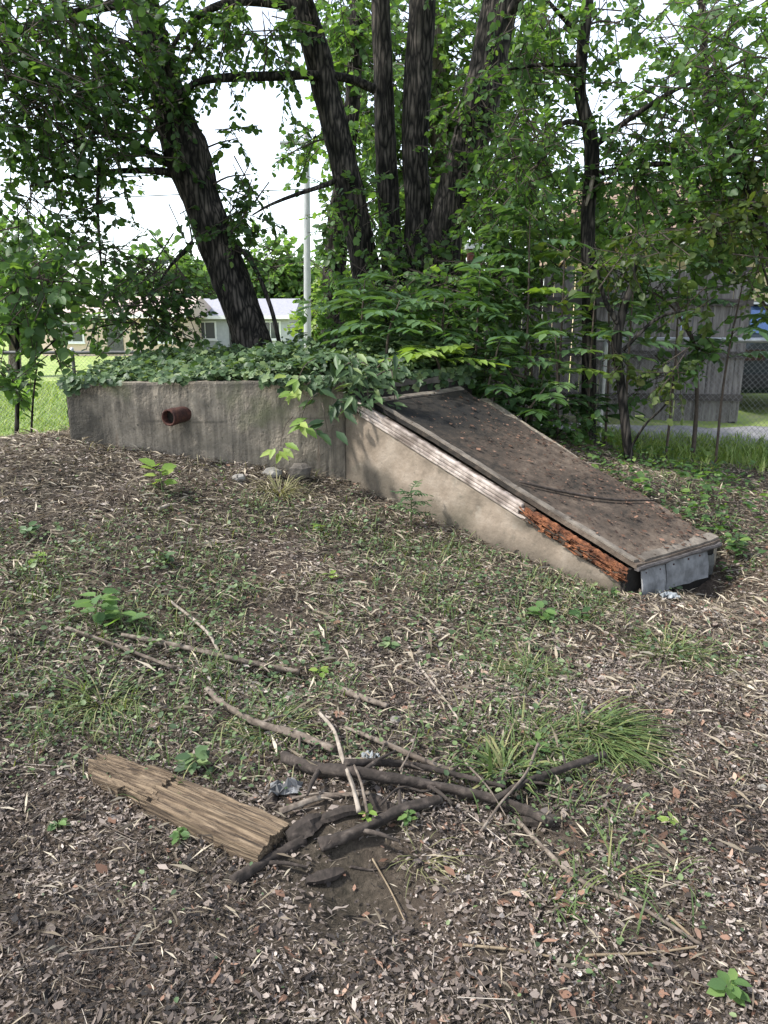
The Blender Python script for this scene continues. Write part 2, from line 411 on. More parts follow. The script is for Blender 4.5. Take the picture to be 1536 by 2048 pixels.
BLADE = (np.array([(0, -.035, 0), (0, .035, 0), (.45, -.03, .10), (.45, .03, .10), (.8, -.018, .05), (.8, .018, .05), (1, 0, -.12), (1, 0.004, -.12)]),
         np.array([(0, 2, 3, 1), (2, 4, 5, 3), (4, 6, 7, 5)]))
STICK = (np.array([(0, -.012, 0), (0, .012, 0), (0, 0, .02), (1, -.008, 0), (1, .008, 0), (1, 0, .014)]), np.array([(0, 3, 4, 1), (1, 4, 5, 2), (2, 5, 3, 0)]))

def leaves(name, pos, xd, nr, size, tmpl, m, parent=None, loc=None, rnd=None, wid=None):
    tv, tf = tmpl
    pos = np.asarray(pos, float); N = len(pos)
    x = unit(xd); nr = np.asarray(nr, float)
    z = unit(nr - x * np.sum(nr * x, -1, keepdims=True)); y = np.cross(z, x)
    size = np.broadcast_to(np.asarray(size, float), (N,))
    w = np.ones(N) if wid is None else wid
    V = pos[:, None, :] + size[:, None, None] * (tv[None, :, 0:1] * x[:, None, :] + tv[None, :, 1:2] * y[:, None, :] * w[:, None, None] + tv[None, :, 2:3] * z[:, None, :])
    Fc = tf[None] + (np.arange(N) * len(tv))[:, None, None]
    if rnd is None: rnd = RG.random(N)
    return obj(name, V.reshape(-1, 3), Fc.reshape(-1, tf.shape[1]), m, parent, loc, rnd=np.repeat(rnd, len(tv)))

# ------------------------------------------------------------------ ground
CT = []
def ctl(x, y, z): CT.append((x, y, z))
def ctlp(px, py, Y):
    p = P(px, py, Y); CT.append(tuple(p))
for x in (-4, -2, 0, 2, 4):
    ctl(x, -2, 0); ctl(x, 1, 0)
for p in [(-1.2, 2.4, .03), (.8, 2.4, 0), (-2.4, 2.6, .12), (2.2, 2.8, 0), (-2.1, 3.5, .27), (-1.0, 3.4, .14), (0, 3.4, .07), (1, 3.5, 0), (2.2, 3.7, -.01),
          (-2.5, 4.5, .50), (-1.2, 4.5, .35), (-.2, 4.5, .20), (.6, 4.2, .08), (2.6, 4.5, .02), (3.4, 4.2, 0), (3.4, 5.6, .08), (-3.9, 5.2, .55), (-3.6, 3.5, .3),
          (2.75, 5.3, .10), (2.2, 5.45, .26), (1.7, 6.0, .42), (1.25, 6.6, .55), (2.6, 6.6, .24), (1.0, 7.4, .55), (-.5, 8.4, .50), (-2.4, 8.3, .40), (-3.6, 6.8, .42), (-4.8, 7.5, .15),
          (3.2, 7.9, .20), (5, 8, .20), (1, 9.6, .38), (3, 9.6, .36), (5.5, 9.8, .36), (-1, 11, .0), (-4.5, 12, -.22), (-8, 12, -.25), (-8, 8, -.1), (-8, 4, .15), (8, 5, .05), (8, 1, 0), (-8, 0, .05),
          (0, 16, -.15), (6, 14, .3), (10, 10, .3), (-10, 18, -.3)]:
    ctl(*p)
for px, py, Y in [(130, 888, 5.46), (260, 905, 5.48), (400, 925, 5.52), (520, 945, 5.55), (640, 968, 5.55), (800, 1025, 5.22), (905, 1072, 4.93), (1040, 1118, 4.63), (1160, 1160, 4.35), (1250, 1190, 4.14), (1420, 1190, 4.55)]:
    ctlp(px, py, Y)
for a in range(0, 360, 20):
    ctl(26 * math.cos(R(a)), 8 + 26 * math.sin(R(a)), -.2 if 60 < a < 300 else .1)
CT = np.array(CT)
_k = lambda r2: np.where(r2 > 1e-12, r2 * np.log(np.maximum(r2, 1e-12)), 0)
_n = len(CT)
_d2 = ((CT[:, None, :2] - CT[None, :, :2]) ** 2).sum(-1)
_A = np.zeros((_n + 3, _n + 3)); _A[:_n, :_n] = _k(_d2) + np.eye(_n) * .02
_A[:_n, _n] = 1; _A[:_n, _n + 1:] = CT[:, :2]; _A[_n, :_n] = 1; _A[_n + 1:, :_n] = CT[:, :2].T
_w = np.linalg.solve(_A, np.concatenate([CT[:, 2], [0, 0, 0]]))

def H(x, y):
    x = np.asarray(x, float); y = np.asarray(y, float)
    sh = x.shape
    xf, yf = x.ravel(), y.ravel()
    out = np.empty(len(xf))
    for a in range(0, len(xf), 20000):
        xx, yy = xf[a:a + 20000], yf[a:a + 20000]
        d2 = (xx[:, None] - CT[None, :, 0]) ** 2 + (yy[:, None] - CT[None, :, 1]) ** 2
        out[a:a + 20000] = _k(d2) @ _w[:_n] + _w[_n] + _w[_n + 1] * xx + _w[_n + 2] * yy
    rr = np.hypot(xf, yf - 8)
    f = np.clip((rr - 20) / 6, 0, 1); f = f * f * (3 - 2 * f)
    out = out * (1 - f) + (-.5) * f
    near = np.clip((14 - rr) / 6, 0, 1)
    out += near * ((fbm(xf * 2.2, yf * 2.2, 3) - .5) * .085 + (fbm(xf * 9, yf * 9, 5) - .5) * .035)
    # shallow scrapes and the little spoil heap in the foreground
    for (cx, cy, r, dz) in [(-.42, 3.02, .20, -.09), (-.05, 1.86, .22, -.05), (-.12, 2.15, .22, .05), (.45, 2.1, .12, -.03)]:
        out += dz * np.exp(-((xf - cx) ** 2 + (yf - cy) ** 2) / r ** 2)
    return out.reshape(sh)

def h1(x, y): return float(H(np.array([x]), np.array([y]))[0])

def G(px, py):
    """where a sight line meets the ground"""
    d = np.array(ray(px, py))
    t = np.concatenate([np.linspace(.6, 12, 1200), np.linspace(12, 80, 400)])
    p = np.array(EYE)[None] + t[:, None] * d[None]
    below = p[:, 2] < H(p[:, 0], p[:, 1])
    i = int(np.argmax(below)) if below.any() else len(t) - 1
    q = p[i].copy(); q[2] = h1(q[0], q[1])
    return q

def axis_pts(lo, hi, c0, c1, fine, coarse):
    a = np.arange(c0, c1 + 1e-6, fine)
    def out(s, e):
        v = []; step = fine; x = s
        while abs(x - s) < abs(e - s):
            step = min(step * 1.22, coarse); x = x + (step if e > s else -step); v.append(x)
        return v
    return np.array(sorted(out(c0, lo) + a.tolist() + out(c1, hi)))
gx = axis_pts(-600, 600, -4.2, 4.2, .042, 60)
gy = axis_pts(-60, 900, .6, 7.2, .042, 60)
GX, GY = np.meshgrid(gx, gy)
GZ = H(GX, GY)
nx, ny = len(gx), len(gy)
ii = (np.arange(ny - 1)[:, None] * nx + np.arange(nx - 1)[None, :])
GF = np.stack([ii, ii + 1, ii + nx + 1, ii + nx], -1).reshape(-1, 4)

def lawn_mask(x, y):
    a = np.clip((y - 11.4 - .02 * x) / .8, 0, 1) * np.clip((1.5 - x) / 2, 0, 1)          # open lawn past the left fence
    b = np.clip((y - 7.2) / .8, 0, 1) * np.clip((x - 2.2) / 1.2, 0, 1)                   # strip of grass by the right fence
    c = np.clip((np.hypot(x, y - 8) - 17) / 4, 0, 1)
    return np.maximum(np.maximum(a, b), c)

m, n, L, b, out = newmat('earth')
tc = n.new('ShaderNodeTexCoord')
t1 = n.new('ShaderNodeTexNoise'); t1.inputs['Scale'].default_value = 38; t1.inputs['Detail'].default_value = 8; t1.inputs['Roughness'].default_value = .7
t2 = n.new('ShaderNodeTexNoise'); t2.inputs['Scale'].default_value = 1.6; t2.inputs['Detail'].default_value = 5
t3 = n.new('ShaderNodeTexNoise'); t3.inputs['Scale'].default_value = 2.5; t3.inputs['Detail'].default_value = 9
for t in (t1, t2, t3): L.new(tc.outputs['Object'], t.inputs['Vector'])
r1 = ramp(n, [(.3, (.012, .009, .008)), (.5, (.045, .034, .027)), (.72, (.12, .095, .075))])
r2 = ramp(n, [(.35, (.03, .033, .019)), (.65, (.085, .064, .047))])
r3 = ramp(n, [(.3, (.15, .21, .05)), (.5, (.22, .29, .08)), (.7, (.32, .34, .15))])
L.new(t1.outputs[0], r1.inputs[0]); L.new(t2.outputs[0], r2.inputs[0]); L.new(t3.outputs[0], r3.inputs[0])
mx1 = n.new('ShaderNodeMix'); mx1.data_type = 'RGBA'; mx1.inputs['Factor'].default_value = .35
L.new(r1.outputs[0], mx1.inputs['A']); L.new(r2.outputs[0], mx1.inputs['B'])
at = n.new('ShaderNodeAttribute'); at.attribute_name = 'rnd'
mx2 = n.new('ShaderNodeMix'); mx2.data_type = 'RGBA'
L.new(at.outputs['Fac'], mx2.inputs['Factor']); L.new(mx1.outputs['Result'], mx2.inputs['A']); L.new(r3.outputs[0], mx2.inputs['B'])
L.new(mx2.outputs['Result'], b.inputs['Base Color']); b.inputs['Roughness'].default_value = .95; b.inputs['Specular IOR Level'].default_value = .2
bu = n.new('ShaderNodeBump'); bu.inputs['Strength'].default_value = .9; bu.inputs['Distance'].default_value = .02
L.new(t1.outputs[0], bu.inputs['Height']); L.new(bu.outputs[0], b.inputs['Normal'])
M['earth'] = m
g = obj('ground', np.stack([GX, GY, GZ], -1).reshape(-1, 3), GF, 'earth', smooth=True, rnd=lawn_mask(GX, GY).ravel())
tag(g, 'leaf strewn earth mound under the trees running out to lawn', kind='structure')

# paved drive behind the right-hand wire fence
dx = np.linspace(1.6, 12, 40); dy = np.linspace(8.35, 9.15, 6)
DX, DY = np.meshgrid(dx, dy)
ii = (np.arange(5)[:, None] * 40 + np.arange(39)[None, :])
dr = obj('driveway', np.stack([DX, DY, H(DX, DY) + .012], -1).reshape(-1, 3), np.stack([ii, ii + 1, ii + 41, ii + 40], -1).reshape(-1, 4), 'driveway')
tag(dr, 'grey paved strip below the board fence', kind='structure')

# ------------------------------------------------------------------ the concrete cellar
A = np.array([-2.33, 5.50]); B = np.array([-.30, 5.70]); Cc = np.array([1.44, 4.20]); Ec = np.array([.78, 6.62])
TL = np.array([-.105, 5.60, 1.016]); TR = np.array([.66, 6.44, 1.035]); BL = np.array([1.50, 4.20, .19]); BR = np.array([2.21, 4.70, .195])
cellar = thing('storm_cellar', 'old half-buried concrete storm cellar with sloping hatch and rusty pipe', 'storm cellar', (-.3, 5.7, .4))

def wall_block(p, q, th, zb, zt, nu=60, nv=16, bump=.006, seed=0, flip=1):
    """concrete wall: front face p->q (seen from the -normal side), uneven skin and top"""
    p = np.asarray(p, float); q = np.asarray(q, float)
    d = unit(q - p); nrm = np.array([-d[1], d[0]]) * flip            # into the wall
    Ln = np.linalg.norm(q - p)
    V = []
    for side in (0, 1):
        for j in range(nv + 1):
            for i in range(nu + 1):
                s = i / nu
                zb_, zt_ = zb(s), zt(s) + (fbm(np.array([s * Ln * 7]), np.array([seed + side * .0]), seed)[0] - .5) * .014
                z = zb_ + (zt_ - zb_) * j / nv
                xy = p + (q - p) * s + nrm * (th * side)
                if side == 0:
                    e = (fbm(np.array([s * Ln * 6 + seed]), np.array([z * 5]), seed)[0] - .5) * 2 * bump
                    if j == nv or i in (0, nu): e += .004
                    xy = xy + nrm * e
                V.append((xy[0], xy[1], z))
    w = nu + 1; half = w * (nv + 1)
    Fs = []
    for j in range(nv):
        for i in range(nu):
            a = j * w + i
            Fs.append((a, a + 1, a + w + 1, a + w)); Fs.append((half + a, half + a + w, half + a + w + 1, half + a + 1))
    for i in range(nu):
        t = nv * w + i
        Fs.append((t, t + 1, half + t + 1, half + t)); Fs.append((i, half + i, half + i + 1, i + 1))
    for j in range(nv):
        l = j * w; r = j * w + nu
        Fs.append((l, l + w, half + l + w, half + l)); Fs.append((r, half + r, half + r + w, r + w))
    return V, Fs

pc = P(362, 829, 5.56); pd = unit(np.array([-.42, -1.0, -.05]))
fv, ff = wall_block(A, B, .2, lambda s: .1, lambda s: 1.138 + .022 * s, 150, 70, .010, 1)
_s = (np.array(fv)[:, 0] - A[0]) / (B[0] - A[0]); _z = np.array(fv)[:, 2]
_st = np.clip((.155 + .05 * (fbm(_s * 8, _z * 4, 17) - .5) * 4 - _s) / .05, 0, 1) * .75 + .4 * np.clip((_s - .80) / .15, 0, 1) * fbm(_s * 9, _z * 3, 19) + .5 * np.clip((_z - 1.08) / .06, 0, 1) * fbm(_s * 30, _z, 23)
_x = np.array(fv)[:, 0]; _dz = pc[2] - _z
_st = np.maximum(_st, np.clip(_dz / .04, 0, 1) * np.clip(1.1 - _dz / .42, 0, 1) * np.exp(-((_x - pc[0] - .02 - .10 * _dz) / (.035 + .03 * _dz)) ** 2) * .8)  # darker streak widening down and slightly right from the pipe
_st = np.maximum(_st, .45 * np.exp(-((_z - .86 - .01 * np.sin(_s * 9)) / .008) ** 2) * (fbm(_s * 12, _z * 0 + 3, 27) > .42))
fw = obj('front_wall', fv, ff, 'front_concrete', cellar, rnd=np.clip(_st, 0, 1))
tag(fw, 'grey tan front wall with dark vertical streaks')
# the side of the stairwell
sd = unit(Cc - B)
def zh(s): return 1.016 - .388 * (s - .21)
LS = np.linalg.norm(Cc - B)
sv, sf = wall_block(B + sd * .004, Cc - sd * .02, .15, lambda s: -.15, lambda s: zh(s * LS) - .136, 130, 40, .007, 4)
_v3 = np.array(sv); _gz = H(_v3[:, 0] - .05, _v3[:, 1] - .06); _al = np.hypot(_v3[:, 0] - B[0], _v3[:, 1] - B[1])
_up = _v3[:, 2] - _gz
_ss = np.clip(1 - _up / (.05 + .16 * fbm(_al * 5, _al * 0, 37)), 0, 1) * .8
_ss = np.maximum(_ss, .75 * np.clip((fbm(_al * 2.2 + 1.3, _v3[:, 2] * 2.6, 39) - .56) * 6, 0, 1))
_ss = np.maximum(_ss, .55 * np.clip(1 - (zh(_al) - .136 - _v3[:, 2]) / .05, 0, 1) * fbm(_al * 22, _v3[:, 2] * 5, 43) * 1.4)
_ss = np.maximum(_ss, .7 * np.clip(1 - _al / .16, 0, 1))  # darker towards the corner with the front wall
_cr = np.abs((fbm(_al * 2.6, _v3[:, 2] * 2.6, 46) - .5)); _ss = np.maximum(_ss, .6 * np.clip(1 - _cr / .010, 0, 1) * (fbm(_al * 1.2, _v3[:, 2], 48) > .55))
sw = obj('side_wall', sv, sf, 'side_concrete', cellar, rnd=np.clip(_ss, 0, 1))
tag(sw, 'pale plastered side wall stepping down with the slope')
sn = np.array([-sd[1], sd[0]])                                       # inward from the side wall
# back wall of the stairwell and the end of the vault
obj('stair_back_wall', *wall_block((.80, 6.42), (2.17, 4.76), .12, lambda s: -.1, lambda s: 1.0 - .835 * s - .06, 30, 6, .004, 7), 'front_concrete', cellar)
obj('vault_end_wall', *wall_block(B + np.array([.012, .02]), Ec, .18, lambda s: .2, lambda s: 1.165 - .03 * s, 30, 8, .006, 9), 'end_wall_shade', cellar)  # wall coloured black for the shade under the overhanging foliage
obj('vault_left_wall', *wall_block((-2.45, 7.7), A + np.array([-.006, .01]), .2, lambda s: 0, lambda s: 1.13, 40, 8, .008, 12), 'front_concrete', cellar)
obj('vault_back_wall', *wall_block((.3, 8.0), (-2.45, 7.9), .2, lambda s: 0, lambda s: 1.12, 20, 4, .008, 14), 'front_concrete', cellar)
# roof slab: a thin crust a finger's width above the wall, its edge ragged
poly = [A + (.03, .09), np.array([-1.85, 5.60]), np.array([-1.62, 5.57]), np.array([-1.45, 5.66]), np.array([-1.2, 5.62]), np.array([-.95, 5.68]), np.array([-.62, 5.70]), B + (-.05, .10), np.array([.15, 6.02]), Ec + (-.02, .0), np.array([.62, 7.6]), np.array([.25, 8.1]), np.array([-2.45, 7.95])]
pv = []
for a, c in zip(poly, poly[1:] + poly[:1]):
    k = max(2, int(np.linalg.norm(np.asarray(c) - a) / .08))
    for i in range(k):
        q = np.asarray(a) + (np.asarray(c) - a) * i / k
        pv.append(q + RG.normal(0, .008, 2))
pv = np.array(pv); k = len(pv); cen = pv.mean(0)
zz = 1.085 + RG.normal(0, .003, k)
V = np.vstack([np.c_[pv, zz], np.c_[pv, zz + .045 + RG.normal(0, .006, k)], [[*cen, 1.085], [*cen, 1.25]]])
Fs = [(i, (i + 1) % k, k + (i + 1) % k, k + i) for i in range(k)] + [(2 * k, (i + 1) % k, i) for i in range(k)] + [(2 * k + 1, k + i, k + (i + 1) % k) for i in range(k)]
obj('roof_slab', V, Fs, 'slab', cellar)

# rusty drain pipe through the front wall
def ring_pipe(c, d, L, ro, ri, sides=28):
    X = unit(np.cross(d, (0, 0, 1))); Z = np.cross(X, d)
    ph = np.arange(sides) / sides * 2 * math.pi
    circ = np.cos(ph)[:, None] * X + np.sin(ph)[:, None] * Z
    rings = [(0, ro), (L * .55, ro * 1.0), (L * .58, ro * 1.08), (L * .97, ro * 1.08), (L, ro * 1.03), (L, ri), (L * .3, ri), (L * .28, .0005)]
    V = np.vstack([c + d * t + circ * r * (1 + RG.normal(0, .012, sides))[:, None] for t, r in rings])
    Fs = []
    for j in range(len(rings) - 1):
        for i in range(sides):
            i2 = (i + 1) % sides
            Fs.append((j * sides + i, j * sides + i2, (j + 1) * sides + i2, (j + 1) * sides + i))
    return V, Fs
pp = obj('drain_pipe', *ring_pipe(pc - pd * .05, pd, .20, .058, .049), 'rust', cellar, smooth=True)
tag(pp, 'rusty iron pipe stub sticking out of the wall')
bevel(pp, .002, 1)
_X = unit(np.cross(pd, (0, 0, 1))); _Z = np.cross(_X, pd); _ph = np.arange(20) / 20 * 2 * math.pi
_c = pc - pd * .05 + pd * .15
_ci = np.cos(_ph)[:, None] * _X + np.sin(_ph)[:, None] * _Z
obj('bore_shade', np.vstack([_c + _ci * .0485, _c + pd * .004 + _ci * .02]), [(i, (i + 1) % 20, 20 + (i + 1) % 20, 20 + i) for i in range(20)] + [tuple(range(20, 40))], 'hole_shade', cellar)  # black disc stands in for the shade deep in the bore
# siding strips along the top of the side wall
def strip(s0, s1, off, h, dep, m, name, seed, jag=0):
    n = 46; V = []
    rs = np.random.default_rng(seed)
    for i in range(n + 1):
        s = s0 + (s1 - s0) * i / n
        z = zh(s) - off
        c = B + sd * s
        wob = rs.normal(0, .0012) + jag * (rs.random() - .5)
        o0 = c - sn * (dep + wob); o1 = c + sn * .03
        for (q, zz) in ((o0, z - h), (o0, z), (o1, z), (o1, z - h)):
            V.append((q[0], q[1], zz + jag * (rs.random() - .5)))
    Fs = []
    for i in range(n):
        for e in range(4):
            e2 = (e + 1) % 4
            Fs.append((i * 4 + e, i * 4 + e2, i * 4 + 4 + e2, i * 4 + 4 + e))
    Fs += [(3, 2, 1, 0), (n * 4, n * 4 + 1, n * 4 + 2, n * 4 + 3)]
    return obj(name, V, Fs, m, cellar)
for j, (o_, h_, dp, e) in enumerate([(.034, .022, .022, 1.585), (.059, .026, .017, 1.60), (.088, .022, .020, 1.56), (.113, .022, .013, 1.63)]):
    bevel(strip(.10 + .02 * j, e, o_, h_, dp, 'trim', 'siding_strip', 20 + j), .004, 1)
strip(.08, 1.66, .034, .100, -.004, 'timber_dark', 'backing_board', 31)
# rotten wood where the siding has broken away
rb = strip(1.60, 2.30, .045, .085, .000, 'rot', 'rotted_board', 33, .009)
tag(rb, 'crumbling orange brown rotten board where the siding broke off')
for i in range(130):
    s = 1.60 + .69 * (i + RG.random()) / 130; off = .050 + RG.random() * .085
    c2 = B + sd * s - sn * (.010 + RG.random() * .022)
    c = np.array([c2[0], c2[1], zh(s) - off])
    ax = np.array([sd[0], sd[1], -.388]) + RG.normal(0, .16, 3); ax = unit(ax)
    ay = unit(np.cross(ax, (sn[0], sn[1], 0)) + RG.normal(0, .2, 3)); az = np.cross(ax, ay)
    V = np.array(obox(c, ax * (.012 + RG.random() ** 2 * .06), ay * (.0012 + RG.random() * .0045), az * (.0015 + RG.random() * .004))) + RG.normal(0, .0025, (8, 3))
    obj('wood_splinter', V, BOXF, 'rot' if RG.random() < .75 else 'timber_dark', cellar)

# hatch: sagging panel, thin, with a paler worn rim
def hatch_pt(u, v):
    a = TL + (TR - TL) * u; c = BL + (BR - BL) * u
    p = a + (c - a) * v
    p = p.copy()
    p[2] += -.020 * math.sin(math.pi * v) * math.sin(math.pi * min(1, u * 1.1)) + .016 * (fbm(np.array([u * 4.0]), np.array([v * 8.0]), 6)[0] - .5)
    if u > .95: p[:2] += (np.array([.02, .03]) * (fbm(np.array([v * 14]), np.array([2.]), 8)[0] - .5) * 3)
    return p
nu, nv = 28, 60
V = []
for lay in (0, 1):
    for j in range(nv + 1):
        for i in range(nu + 1):
            p = hatch_pt(i / nu, j / nv); p[2] += .0 - .03 * lay
            V.append(p)
w = nu + 1; half = w * (nv + 1); Fs = []
for j in range(nv):
    for i in range(nu):
        a = j * w + i
        Fs.append((a, a + w, a + w + 1, a + 1)); Fs.append((half + a, half + a + 1, half + a + w + 1, half + a + w))
for i in range(nu):
    Fs.append((i, i + 1, half + i + 1, half + i)); t = nv * w + i; Fs.append((t, half + t, half + t + 1, t + 1))
for j in range(nv):
    l = j * w; Fs.append((l, half + l, half + l + w, l + w)); r = l + nu; Fs.append((r, r + w, half + r + w, half + r))
_v = np.tile(np.repeat(np.arange(nv + 1) / nv, nu + 1), 2); _u = np.tile(np.arange(nu + 1) / nu, (nv + 1) * 2)
hp = obj('hatch_panel', V, Fs, 'hatch', cellar, rnd=np.clip(.0 + .70 * _v + .22 * np.clip(.25 - _u, 0, 1) + .18 * _u * (1 - _v) + (fbm(_u * 3, _v * 6, 13) - .5) * .7, 0, 1))  # tree shade put into the colour towards the upper end, over the dirt tones
tag(hp, 'sloping hatch caked with brown dirt and fallen leaves')
def rim(name, us, vs, wd, m):
    """raised worn batten along the hatch edge: list of (u, v) with a width vector"""
    V = []
    for (u, v, u2, v2) in zip(us[0], vs[0], us[1], vs[1]):
        a, c = hatch_pt(u, v), hatch_pt(u2, v2)
        for q, dz in ((a, .002), (a, .014 + RG.normal(0, .001)), (c, .013 + RG.normal(0, .001)), (c, .002)):
            V.append(q + np.array([0, 0, dz]))
    n = len(us[0]); Fs = []
    for i in range(n - 1):
        for e in range(4):
            e2 = (e + 1) % 4
            Fs.append((i * 4 + e, i * 4 + 4 + e, i * 4 + 4 + e2, i * 4 + e2))
    Fs += [(0, 1, 2, 3), (n * 4 - 1, n * 4 - 2, n * 4 - 3, n * 4 - 4)]
    return obj(name, V, Fs, m, cellar)
vv = np.linspace(.02, .99, 50)
rim('hatch_batten', (np.full(50, .004), .040 + .02 * vv + RG.normal(0, .003, 50)), (vv, vv), 0, 'hatch_edge')
uu = np.linspace(.10, .99, 26)
rim('hatch_batten', (uu, uu), (np.full(26, .970) + RG.normal(0, .003, 26), np.full(26, .996)), 0, 'hatch_edge')
uu = np.linspace(.05, .99, 26)
rim('hatch_batten', (uu, uu), (np.full(26, .002), np.full(26, .02)), 0, 'hatch_edge')
# the torn front end, with the shade behind it as a black backing
nd = unit((BR - BL)[:2]); no = np.array([nd[1], -nd[0]])             # outward from the front end
def endpt(t, z, o): q = BL[:2] + (BR - BL)[:2] * t + no * o; return (q[0], q[1], z)
def endpanel(name, t0, t1, z0, z1, o0, m, th=.006, n=14, lean=0, wob=.006, zt=None):
    V = []
    for i in range(n + 1):
        t = t0 + (t1 - t0) * i / n
        w0 = RG.normal(0, wob); topz = (zt(t) if zt else z1) + RG.normal(0, .002)
        V += [endpt(t, z0 + RG.normal(0, .004), o0 + w0 + lean), endpt(t, (z0 + topz) / 2, o0 + w0 * .5 + lean * .6 + .006), endpt(t, topz, o0),
              endpt(t, topz, o0 - th), endpt(t, (z0 + topz) / 2, o0 + w0 * .5 + lean * .6 - th), endpt(t, z0, o0 + w0 + lean - th)]
    Fs = []
    for i in range(n):
        for e in range(6):
            e2 = (e + 1) % 6
            Fs.append((i * 6 + e, i * 6 + 6 + e, i * 6 + 6 + e2, i * 6 + e2))
    Fs += [(0, 1, 2, 3, 4, 5), tuple(n * 6 + e for e in (5, 4, 3, 2, 1, 0))]
    return obj(name, V, Fs, m, cellar)
endpanel('end_shade_backing', -.06, 1.0, -.16, .155, -.035, 'hole_shade', .03)  # black sheet stands in for the shade behind the broken front
sp = endpanel('sheet_metal_panel', .05, .315, -.03, .150, .002, 'sheet', lean=.03, wob=.005, n=7); tag(sp, 'dented grey sheet metal panel at the low end')
endpanel('sheet_metal_panel', .335, .84, -.03, .155, .0, 'sheet', lean=.02, wob=.005, n=9)
endpanel('sheet_metal_panel', .85, .97, -.04, .10, -.012, 'galv_dark', lean=.0)  # right end in shadow: that shade is put into a darker metal colour
endpanel('end_batten', .0, 1.0, .152, .176, .014, 'rail', .03, wob=.001)
for t, z in ((.10, .125), (.26, .12), (.42, .125), (.6, .13), (.74, .13)):
    q = np.array(endpt(t, z, .006)); X = np.array([nd[0], nd[1], 0]); N = np.array([no[0], no[1], 0])
    ph = np.arange(8) / 8 * 2 * math.pi
    V = np.vstack([q + .007 * (np.cos(ph)[:, None] * X + np.sin(ph)[:, None] * np.array([0, 0, 1])), q + N * .004 + .005 * (np.cos(ph)[:, None] * X + np.sin(ph)[:, None] * np.array([0, 0, 1]))])
    obj('nail_head', V, [(i, (i + 1) % 8, 8 + (i + 1) % 8, 8 + i) for i in range(8)] + [tuple(range(8, 16))], 'rust', cellar)

# ------------------------------------------------------------------ wire fences, board fence
def chain_fence(p, q, hgt, label, railm, postxs, foot=None, cell=.06):
    p = np.array([*p, 0.]); q = np.array([*q, 0.])
    d = unit(q - p); Ln = np.linalg.norm(q - p)
    f = thing('chain_link_fence', label, 'fence', (p[0], p[1], h1(p[0], p[1])))
    gz = lambda s: H(np.array([p[0] + d[0] * s]), np.array([p[1] + d[1] * s]))[0]
    z0, z1 = (gz(0), gz(Ln)) if foot is None else (foot, foot)
    base = lambda s: z0 + (z1 - z0) * s / Ln
    n = max(2, int(Ln / 2.4))
    for i in range(len(postxs)):
        s = postxs[i]; c = p + d * s
        V, Fs = tube([(c[0], c[1], base(s) - .3), (c[0], c[1], base(s) + hgt * .5), (c[0], c[1], base(s) + hgt + .02)], [.028] * 3, 12)
        po = obj('post', V, Fs, railm if i % 2 else 'galv_dark', f, smooth=True)
        V, Fs = tube([(c[0], c[1], base(s) + hgt + .015), (c[0], c[1], base(s) + hgt + .05), (c[0], c[1], base(s) + hgt + .07)], [.034, .032, .008], 12)
        obj('post_cap', V, Fs, 'galv', po, smooth=True)
    a = p + np.array([0, 0, base(0) + hgt]); c = q + np.array([0, 0, base(Ln) + hgt])
    V, Fs = tube([a, (a + c) / 2 - (0, 0, .01), c], [.026] * 3, 10, n=20)
    obj('top_rail', V, Fs, railm, f, smooth=True)
    V = []; Fq = []; r = .0016; k = 0
    nw = int((Ln + hgt) / cell)
    off = np.array([-d[1], d[0], 0]) * r
    for sgn in (1, -1):
        for i in range(nw):
            s = i * cell - (hgt if sgn > 0 else 0)
            ta, tb = (s, 0), (s + hgt, hgt)
            if sgn < 0: ta, tb = (s, hgt), (s + hgt, 0)
            (s0, za), (s1, zb) = ta, tb
            if s1 <= 0 or s0 >= Ln: continue
            if s0 < 0: za += (zb - za) * (0 - s0) / (s1 - s0); s0 = 0
            if s1 > Ln: zb = za + (zb - za) * (Ln - s0) / (s1 - s0); s1 = Ln
            u0 = p + d * s0 + np.array([0, 0, base(s0) + za + .02]); u1 = p + d * s1 + np.array([0, 0, base(s1) + zb - .0])
            up = np.array([0, 0, r]); sg = off * sgn * 1.2
            for u in (u0, u1):
                V += [u - off + sg - up, u + off + sg - up, u + sg + up]
            Fq += [(k, k + 1, k + 4, k + 3), (k + 1, k + 2, k + 5, k + 4), (k + 2, k, k + 3, k + 5)]; k += 6
    tag(obj('wire_mesh', V, np.array(Fq), 'wire', f), kind='stuff')
    return f
chain_fence((-10.5, 11.9), (1.0, 12.3), 1.2, 'low chain link fence at left in front of the bright lawn', 'galv_dark', [.5, 3.2, 5.55, 8.3, 10.9], foot=-.10)
chain_fence((1.3, 7.95), (8.2, 7.75), 1.25, 'chain link fence at right with pale top rail before the board fence', 'galv', [.05, 1.0, 3.75, 6.5], foot=.15)

